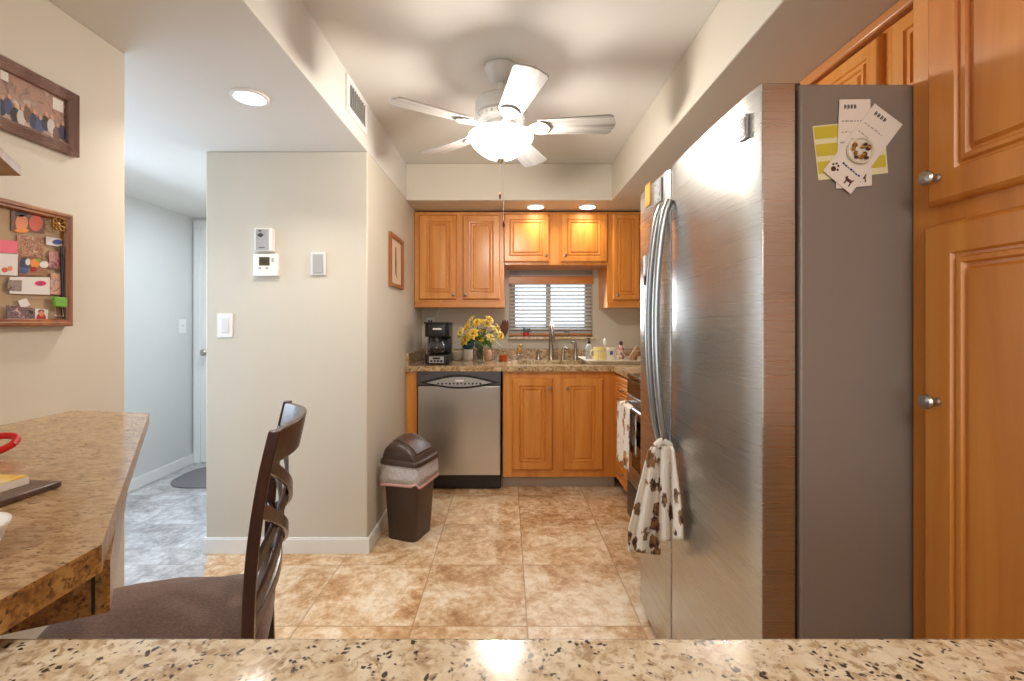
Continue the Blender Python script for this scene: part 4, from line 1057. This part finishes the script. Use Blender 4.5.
# ------------------------------------------------------------------ things on the back counter
ky0 = 3.48; kxc = PX(437, ky0)
cmk = thing('coffee_maker', 'black drip coffee maker with glass carafe on the granite worktop', 'coffee maker', (kxc, 3.6, CZ1))
w2 = .098; z = CZ1+.0005
MB().prism([(kxc-w2, 3.47),(kxc-w2*.8, 3.45),(kxc+w2*.8, 3.45),(kxc+w2, 3.47),(kxc+w2, 3.70),(kxc-w2, 3.70)], z, z+.075).build('base', BLACK, cmk, bevel=.008, seg=3)
MB().box(kxc-w2, kxc+w2, 3.615, 3.70, z+.074, z+.225).build('tower', BLACK, cmk, bevel=.008)
MB().prism([(kxc-w2-.002, 3.48),(kxc-w2*.7, 3.458),(kxc+w2*.7, 3.458),(kxc+w2+.002, 3.48),(kxc+w2+.002, 3.70),(kxc-w2-.002, 3.70)], z+.205, z+.300).build('brew_head', BLACK, cmk, bevel=.008, seg=3)
MB().box(kxc-w2-.006, kxc+w2+.006, 3.46, 3.705, z+.300, z+.314).build('lid', BLACK, cmk, bevel=.005)
MB().box(kxc-.03, kxc+.04, 3.4555, 3.459, z+.258, z+.270).build('maker_mark', WHITEP, cmk)
MB().box(kxc-.06, kxc+.06, 3.4485, 3.451, z+.015, z+.062).build('control_panel', GREYP, cmk, bevel=.001)
for i in range(4): MB().box(kxc-.05+.027*i, kxc-.031+.027*i, 3.4465, 3.449, z+.022, z+.036).build('button', INK, cmk)
MB().box(kxc-.03, kxc+.03, 3.4465, 3.449, z+.042, z+.056).build('clock_display', INK, cmk)
cc = (kxc-.008, 3.535, z+.077)
cf = MB().lathe([(.056,0),(.066,.010),(.072,.035),(.068,.065),(.054,.092),(.047,.104),(.050,.112),(.046,.112),(.044,.104),(.051,.09),(.065,.064),(.069,.035),(.063,.012),(.001,.004)], cc, 28).build('carafe', GLASS, cmk)
MB().lathe([(.060,.006),(.066,.035),(.066,.042),(.001,.042)], cc, 24).build('coffee', COFFEE, cf)
MB().lathe([(.051,.106),(.053,.112),(.050,.124),(.02,.128)], cc, 24).build('carafe_lid', BLACK, cf)
MB().lathe([(.052,.094),(.0555,.096),(.052,.108),(.049,.107)], cc, 24, None, False, False).build('carafe_band', BLACK, cf)
hp = [(cc[0]+.045, cc[1]-.01, cc[2]+.112), (cc[0]+.085, cc[1]-.02, cc[2]+.114), (cc[0]+.108, cc[1]-.022, cc[2]+.095), (cc[0]+.110, cc[1]-.022, cc[2]+.05), (cc[0]+.092, cc[1]-.02, cc[2]+.018), (cc[0]+.066, cc[1]-.012, cc[2]+.02)]
MB().tube(hp, .010, 10).build('carafe_handle', BLACK, cf)

cmk.scale = (.9, 1, 1); cmk.location.y -= .12; cmk.location.x += PX(437, 3.36)-PX(437, 3.48)

def lathe_thing(name, label, cat, prof, c, m, n=28, group=None):
    o = MB().lathe(prof, c, n).build(name, m, None); return tag(o, label, cat, group)
ov = lambda r, h, t=.003: [(r*.86,0),(r*.9,.002),(r,h*.25),(r,h*.95),(r,h),(r-t,h),(r-t,h*.25),(r*.85,t),(.001,t)]
zc = CZ1+.0006
lathe_thing('white_bowl', 'white bowl behind the coffee maker against the granite splash', 'bowl', [(.03,0),(.034,.004),(.075,.065),(.078,.072),(.074,.072),(.03,.008),(.001,.008)], (PX(455, 3.70)+.0, 3.77, zc), CREAMC)
vx, vy = PX(480, 3.43), 3.43
va = lathe_thing('glass_vase', 'clear glass vase of green stems holding yellow flowers', 'vase', [(.036,0),(.038,.004),(.032,.03),(.036,.12),(.044,.165),(.046,.170),(.042,.168),(.033,.12),(.029,.03),(.028,.012),(.001,.012)], (vx, vy, zc), GLASS)
MB().lathe([(.027,.013),(.0285,.03),(.031,.10),(.001,.10)], (vx, vy, zc), 24).build('water', WATER, va)
bq = thing('flower_bouquet', 'bunch of yellow lilies and green leaves standing in the glass vase', 'flowers', (vx, vy, zc+.03))
heads = []
rng = random.Random(3)
spots = [(461,331),(468,325),(477,321),(486,322),(494,328),(500,334),(473,332),(482,330),(490,336),(466,338),(497,326),(480,338),(471,319),(489,318)]
for i, (px, py) in enumerate(spots):
    d = vy + rng.uniform(-.07, .06); h = P(px, py+2, d); heads.append(h)
for h in heads:
    p0 = Vector((vx+rng.uniform(-.018,.018), vy+rng.uniform(-.018,.018), zc+.03)); p2 = Vector((vx+(h.x-vx)*.25, vy+(h.y-vy)*.25, zc+.17))
    MB().tube([p0, p2, (p2+h)/2+Vector((0,0,.006)), h], .0028, 6).build('stem', GREEN, bq)
for i, h in enumerate(heads):
    b = MB(); out = Vector((h.x-vx, (h.y-vy)-.05, .06)).normalized()
    qn = out.to_track_quat('Z', 'Y').to_matrix()
    R0 = .042 if i % 3 else .050
    for ring_i, (np_, rl, lift) in enumerate(((7, R0, .010), (6, R0*.7, .018))):
        for k in range(np_):
            a = 2*PI*k/np_ + ring_i*.4 + i
            def pet(u, v, a=a, rl=rl, lift=lift):
                r = rl*(.12+.88*v); wd = rl*.36*math.sin(PI*min(.98, .12+.82*v))
                p = Vector((r, (u-.5)*2*wd, lift*math.sin(v*PI*.6)*1.3 - .012*(v**3) + .003*abs(u-.5)))
                return h + qn @ (Matrix.Rotation(a, 3, 'Z') @ p)
            b.grid(pet, 3, 5)
    fo = b.build('blossom', YELLOW if i % 4 else YELLOW2, bq, solid=.001, smooth=60)
    MB().ball(h + out*.010, .009, (1,1,.7), 8, qn).build('flower_centre', FLOWERC, fo)
for i in range(46):
    h = heads[i % len(heads)]; s = rng.uniform(.45, .85)
    base = Vector((vx, vy, zc+.13)).lerp(h, s*.8); dr = Vector((rng.uniform(-1,1), rng.uniform(-1,.6), rng.uniform(-.5,.4))).normalized()
    ln = rng.uniform(.06, .105); side = dr.cross(Vector((0,0,1))).normalized()
    def lf(u, v): return base + dr*ln*v + side*(u-.5)*.034*math.sin(PI*min(.97, .08+.9*v)) + Vector((0,0,-.02*v*v+.004*abs(u-.5)))
    MB().grid(lf, 2, 6).build('leaf', GREEN, bq, solid=.0008, smooth=60)
# round teal and cream pieces behind the vase
t = lathe_thing('teal_vase', 'round dark teal jar on a cream foot behind the vase of flowers', 'jar', [(.03,.092),(.045,.105),(.056,.14),(.048,.175),(.028,.188),(.026,.196),(.022,.196)], (PX(468, 3.72), 3.72, zc), TEAL)
t = lathe_thing('cream_cup', 'cream cup standing under the teal jar behind the vase', 'cup', ov(.040, .0915), (PX(468, 3.72), 3.72, zc), CREAMC)
lathe_thing('peach_jar', 'peach ceramic jar just right of the glass vase', 'jar', [(.03,0),(.034,.003),(.040,.03),(.040,.065),(.034,.083),(.03,.088),(.001,.09)], (PX(487, 3.70), 3.70, zc), PINKC)
# copper wall ornament
wo = thing('wall_hook_plaque', 'dark copper cat-shaped plaque on the back wall right of the flowers', 'plaque', P(502, 336, WB))
cx_, cz_ = PX(502, WB), PZ(336, WB)
out_ = [(-.055,.0),(-.02,-.022),(.02,-.02),(.045,.0),(.056,.04),(.056,.10),(.046,.118),(.036,.095),(.028,.125),(.018,.10),(.006,.12),(.0,.09),(-.02,.06),(-.05,.04)]
q = [Vector((cx_+a, WB-.0005, cz_+c_+.02)) for a, c_ in out_]; MB().loops([q, [p+Vector((0,-.012,0)) for p in q]]).build('plate', COPPER, wo, bevel=.003)
for dx in (-.03, .0, .03): MB().tube([(cx_+dx, WB-.012, cz_+.012), (cx_+dx, WB-.030, cz_+.004), (cx_+dx, WB-.034, cz_+.016)], .003, 8).build('hook', COPPER, wo)
# outlet with plug by the coffee maker
ol = thing('wall_outlet', 'white outlet with plugged cord on the back wall left of the coffee maker', 'outlet', P(420, 332, WB))
ox = WL+.075
MB().box(ox-.035, ox+.035, WB-.006, WB-.0003, 1.13, 1.245).build('plate', WHITEP, ol, bevel=.002)
MB().box(ox-.016, ox+.016, WB-.030, WB-.006, 1.195, 1.225).build('plug', BLACK, ol, bevel=.003)
MB().tube([(ox, WB-.03, 1.215), (ox+.02, WB-.05, 1.24), (ox+.06, WB-.05, 1.26), (ox+.085, WB-.03, 1.325)], .005, 8).build('cord', WHITEP, ol)
MB().tube([(ox, WB-.03, 1.20), (ox-.02, WB-.055, 1.12), (ox-.025, WB-.06, 1.0), (ox-.02, WB-.06, zc+.008)], .004, 8).build('cord', WHITEP, ol)
# votive glasses, figurine
for k, (px, d, m, lab) in enumerate(((503.5, 3.62, AMBER, 'amber glass votive cup on the worktop between flowers and sink'), (497.5, 3.70, GLASS, 'clear small glass behind the amber votive cup'), (509, 3.74, GLASS, 'clear small glass right behind the amber votive cup toward the sink'))):
    t = lathe_thing('votive_glass', lab, 'glass', ov(.027 if k else .034, .065 if k else .052, .003), (PX(px, d), d, zc), m, 24)
    if k == 0: MB().lathe([(.026,.006),(.028,.030),(.001,.032)], (PX(px, d), d, zc), 20).build('wax', mat('orange_wax', srgb(206,84,40), .5), t)
fgx, fgy = PX(519.5, 3.77), 3.77
fg_ = thing('figurine', 'small gold bird figurine on a clear base near the backsplash left of the sink', 'figurine', (fgx, fgy, zc))
MB().lathe([(.024,0),(.024,.004),(.012,.012),(.010,.045),(.018,.055)], (fgx, fgy, zc), 18).build('base', GLASS, fg_)
MB().ball((fgx, fgy, zc+.082), .022, (1.0,.8,1.3), 12).build('body', GOLD, fg_)
MB().ball((fgx+.008, fgy-.004, zc+.118), .012, (1,1,1), 10).build('head', GOLD, fg_)
MB().lathe([(.004,0),(.001,.014)], (fgx+.018, fgy-.006, zc+.118), 8, Matrix.Rotation(R(90), 3, 'Y')).build('beak', COPPER, fg_)
MB().tube([(fgx-.012, fgy, zc+.07), (fgx-.03, fgy+.002, zc+.055), (fgx-.04, fgy+.002, zc+.058)], [.010,.007,.003], 8).build('tail', GOLD, fg_)
# window sill pieces
sz = wz0+.0005; spx, spy = PX(526, WB-.034), WB-.034
pl = thing('potted_succulent', 'blue green succulent in a small red pot on the window sill', 'plant', (spx, spy, sz))
MB().lathe([(.014,0),(.020,.002),(.027,.024),(.025,.036),(.021,.036),(.001,.032)], (spx, spy, sz), 20).build('pot', RED, pl)
for i in range(16):
    a = 2*PI*i/16*1.7; e = .25+.9*(i/16); dr = Vector((math.cos(a)*math.cos(e), math.sin(a)*math.cos(e)*.45, math.sin(e)))
    b0 = Vector((spx, spy, sz+.033)); ln = .055
    MB().tube([b0, b0+dr*ln*.5+Vector((0,0,.004)), b0+dr*ln], [.004,.0055,.001], 6).build('leaf', BLUEGREEN, pl)
MB().lathe([(.016,0),(.018,.002),(.021,.05),(.022,.052),(.019,.052),(.015,.004),(.001,.004)], (PX(567, WB-.034), WB-.034, sz), 20).build('sill_glass', GLASS)
tag(bpy.data.objects['sill_glass'], 'clear small tumbler on the window sill right of the faucet', 'glass')

# dish rack
rx0, rx1, ry0, ry1 = PX(586, 3.42), 1.12, 3.36, 3.78
dk = thing('dish_rack', 'white dish drainer tray with wire rack right of the sink', 'dish rack', ((rx0+rx1)/2, 3.55, zc))
b = MB(); b.loops([[Vector((x, y, zz)) for x, y in ((rx0-o, ry0-o), (rx1+o, ry0-o), (rx1+o, ry1+o), (rx0-o, ry1+o))] for o, zz in ((-.02, zc), (0, zc+.022), (.006, zc+.026), (.004, zc+.029), (-.008, zc+.022), (-.022, zc+.006))])
b.build('tray', CREAMC, dk, smooth=30)
zr = zc+.010
def rim(zv, o, r=.0022): return MB().tube([(rx0+o, ry0+o, zv), (rx1-o, ry0+o, zv), (rx1-o, ry1-o, zv), (rx0+o, ry1-o, zv), (rx0+o, ry0+o, zv)], r, 8)
WIRE = mat('rack_wire', srgb(200, 196, 190), .3, .7)
rim(zc+.10, .022).build('top_rim', WIRE, dk); rim(zc+.018, .03).build('bottom_rim', WIRE, dk)
for i in range(9):
    x = rx0+.03+(rx1-rx0-.06)*i/8
    MB().tube([(x, ry0+.022, zc+.10), (x, ry0+.03, zc+.018), (x, ry1-.03, zc+.018), (x, ry1-.022, zc+.10)], .0015, 6).build('wire', WIRE, dk)
zm_ = zc+.0215
def mug(px, d, r, h, m, label, ha):
    x = PX(px, d); t = thing('mug', label, 'mug', (x, d, zm_))
    MB().lathe([(r*.9,0),(r,.004),(r,h),(r-.004,h),(r-.004,.006),(.001,.006)], (x, d, zm_), 28).build('cup', m, t)
    pts = [(x+(r-.003+.028*math.sin(PI*i/8))*math.cos(ha), d+(r-.003+.028*math.sin(PI*i/8))*math.sin(ha), zm_+h*.5+h*.32*math.cos(PI*i/8)) for i in range(9)]
    MB().tube(pts, .005, 8).build('handle', m, t)
    return t
mug(600, 3.50, .048, .100, YELLOWC, 'pale yellow mug standing in the dish rack next to the sink', PI*.95)
m2 = mug(611.5, 3.55, .040, .095, CREAMC, 'white mug with a small blue mark in the dish rack right of the yellow mug', R(-20))
MB().box(PX(610, 3.508), PX(613, 3.508), 3.508, 3.512, zm_+.04, zm_+.07).build('printed_mark', BLUEN, m2)
bx_, by_ = PX(587, 3.60), 3.62
bt_ = thing('soap_bottle', 'clear dish soap bottle with dark pump in the left corner of the dish rack', 'bottle', (bx_+.02, by_, zm_))
bx_ += .02
MB().lathe([(.028,0),(.030,.004),(.030,.09),(.022,.11),(.011,.118),(.011,.125)], (bx_, by_, zm_), 22).build('bottle_body', mat('pale_liquid', srgb(198,204,206), .1, 0, **{'Transmission Weight': .6}), bt_)
MB().lathe([(.013,.123),(.013,.140),(.005,.142),(.005,.158)], (bx_, by_, zm_), 16).build('pump', BLACK, bt_)
MB().box(bx_-.03, bx_+.008, by_-.006, by_+.006, zm_+.155, zm_+.166).build('spout', BLACK, bt_, bevel=.003)
# spoon, floral sprayer bottle, wooden brush
sx_, sy_ = PX(605.5, 3.62), 3.64
spn = MB(); spn.tube([(sx_+.012, sy_, zm_), (sx_+.002, sy_+.004, zm_+.11)], .003, 8); spn.ball((sx_, sy_+.005, zm_+.135), .018, (.8,.35,1.5), 12)
tag(spn.build('spoon', WHITEP), 'white plastic spoon upright in the dish rack behind the yellow mug', 'spoon')
lx_, ly_ = PX(621, 3.62), 3.62
lb = thing('lotion_bottle', 'floral printed bottle with dark cap in the dish rack behind the white mug', 'bottle', (lx_, ly_, zm_))
MB().lathe([(.026,0),(.028,.004),(.028,.085),(.018,.105),(.012,.11)], (lx_, ly_, zm_), 20).build('bottle_body', photo_mat('floral_print', [srgb(226,206,196), srgb(226,206,196), srgb(170,90,76), srgb(110,60,60)], 45), lb)
MB().lathe([(.013,.110),(.013,.135),(.008,.140)], (lx_, ly_, zm_), 16).build('cap', mat('maroon_cap', srgb(74,40,38), .4), lb)
wx_, wy_ = PX(630, 3.46), 3.46
br_ = thing('dish_brush', 'tan wooden scrub brush with brown bristles leaning at the right of the dish rack', 'brush', (wx_, wy_, zm_))
Mb = Matrix.Translation((wx_, wy_, zm_+.002)) @ Matrix.Rotation(R(32), 4, 'Y')
MB().prism([(-.018,0),(.018,0),(.021,.06),(.016,.12),(-.016,.12),(-.021,.06)], -.012, .012, Mb @ Matrix.Rotation(R(90), 4, 'X')).build('block', SHELFWOOD, br_, bevel=.004)
MB().box(.0225, .038, -.014, .014, .02, .10, Mb).build('bristles', mat('bristle_brown', srgb(130,84,50), .9), br_, bevel=.003)

# rug in the hall
rgm = mat('grey_rug', srgb(120, 116, 116), .95); N(rgm).bump(N(rgm).noise(N(rgm).coords(), 260, 3), .6, .004)
def rug_poly(x0, x1, y0, y1, r, n=8):
    pts = []
    for cx, cy, a0 in ((x1-r, y1-r, 0), (x0+r, y1-r, 90), (x0+r, y0+r, 180), (x1-r, y0+r, 270)):
        for k in range(n+1):
            a = R(a0+90*k/n); pts.append((cx+r*math.cos(a), cy+r*math.sin(a)))
    return pts
rg = MB().prism(rug_poly(-2.55, -1.75, 3.30, 3.84, .22), .0005, .010).build('door_mat', rgm, None, bevel=.003)
tag(rg, 'grey rounded mat on the hallway floor in front of the white door', 'rug')
# fixtures added for the fill lights: behind the viewer and in the hall
dl = thing('added_ceiling_lamp', 'added round ceiling lamp for fill light, unseen behind the viewer', 'light', (0, -1.3, ZH))
MB().lathe([(.30,0),(.30,-.02),(.285,-.028)], (0,-1.3,ZH-.0005), 40).build('rim', NICKEL, dl)
MB().lathe([(.28,-.020),(.26,-.045),(.18,-.062),(.001,-.068)], (0,-1.3,ZH), 40).build('diffuser', LENS, dl)
hl = thing('added_ceiling_lamp', 'added small ceiling lamp lighting the hallway, hidden behind the partition wall', 'light', (-1.90, 3.2, ZL))
MB().lathe([(.15,0),(.15,-.014),(.142,-.018)], (-1.90,3.2,ZL-.0005), 32).build('rim', WHITEP, hl)
MB().lathe([(.14,-.012),(.12,-.020),(.001,-.025)], (-1.90,3.2,ZL), 32).build('diffuser', LENS, hl)
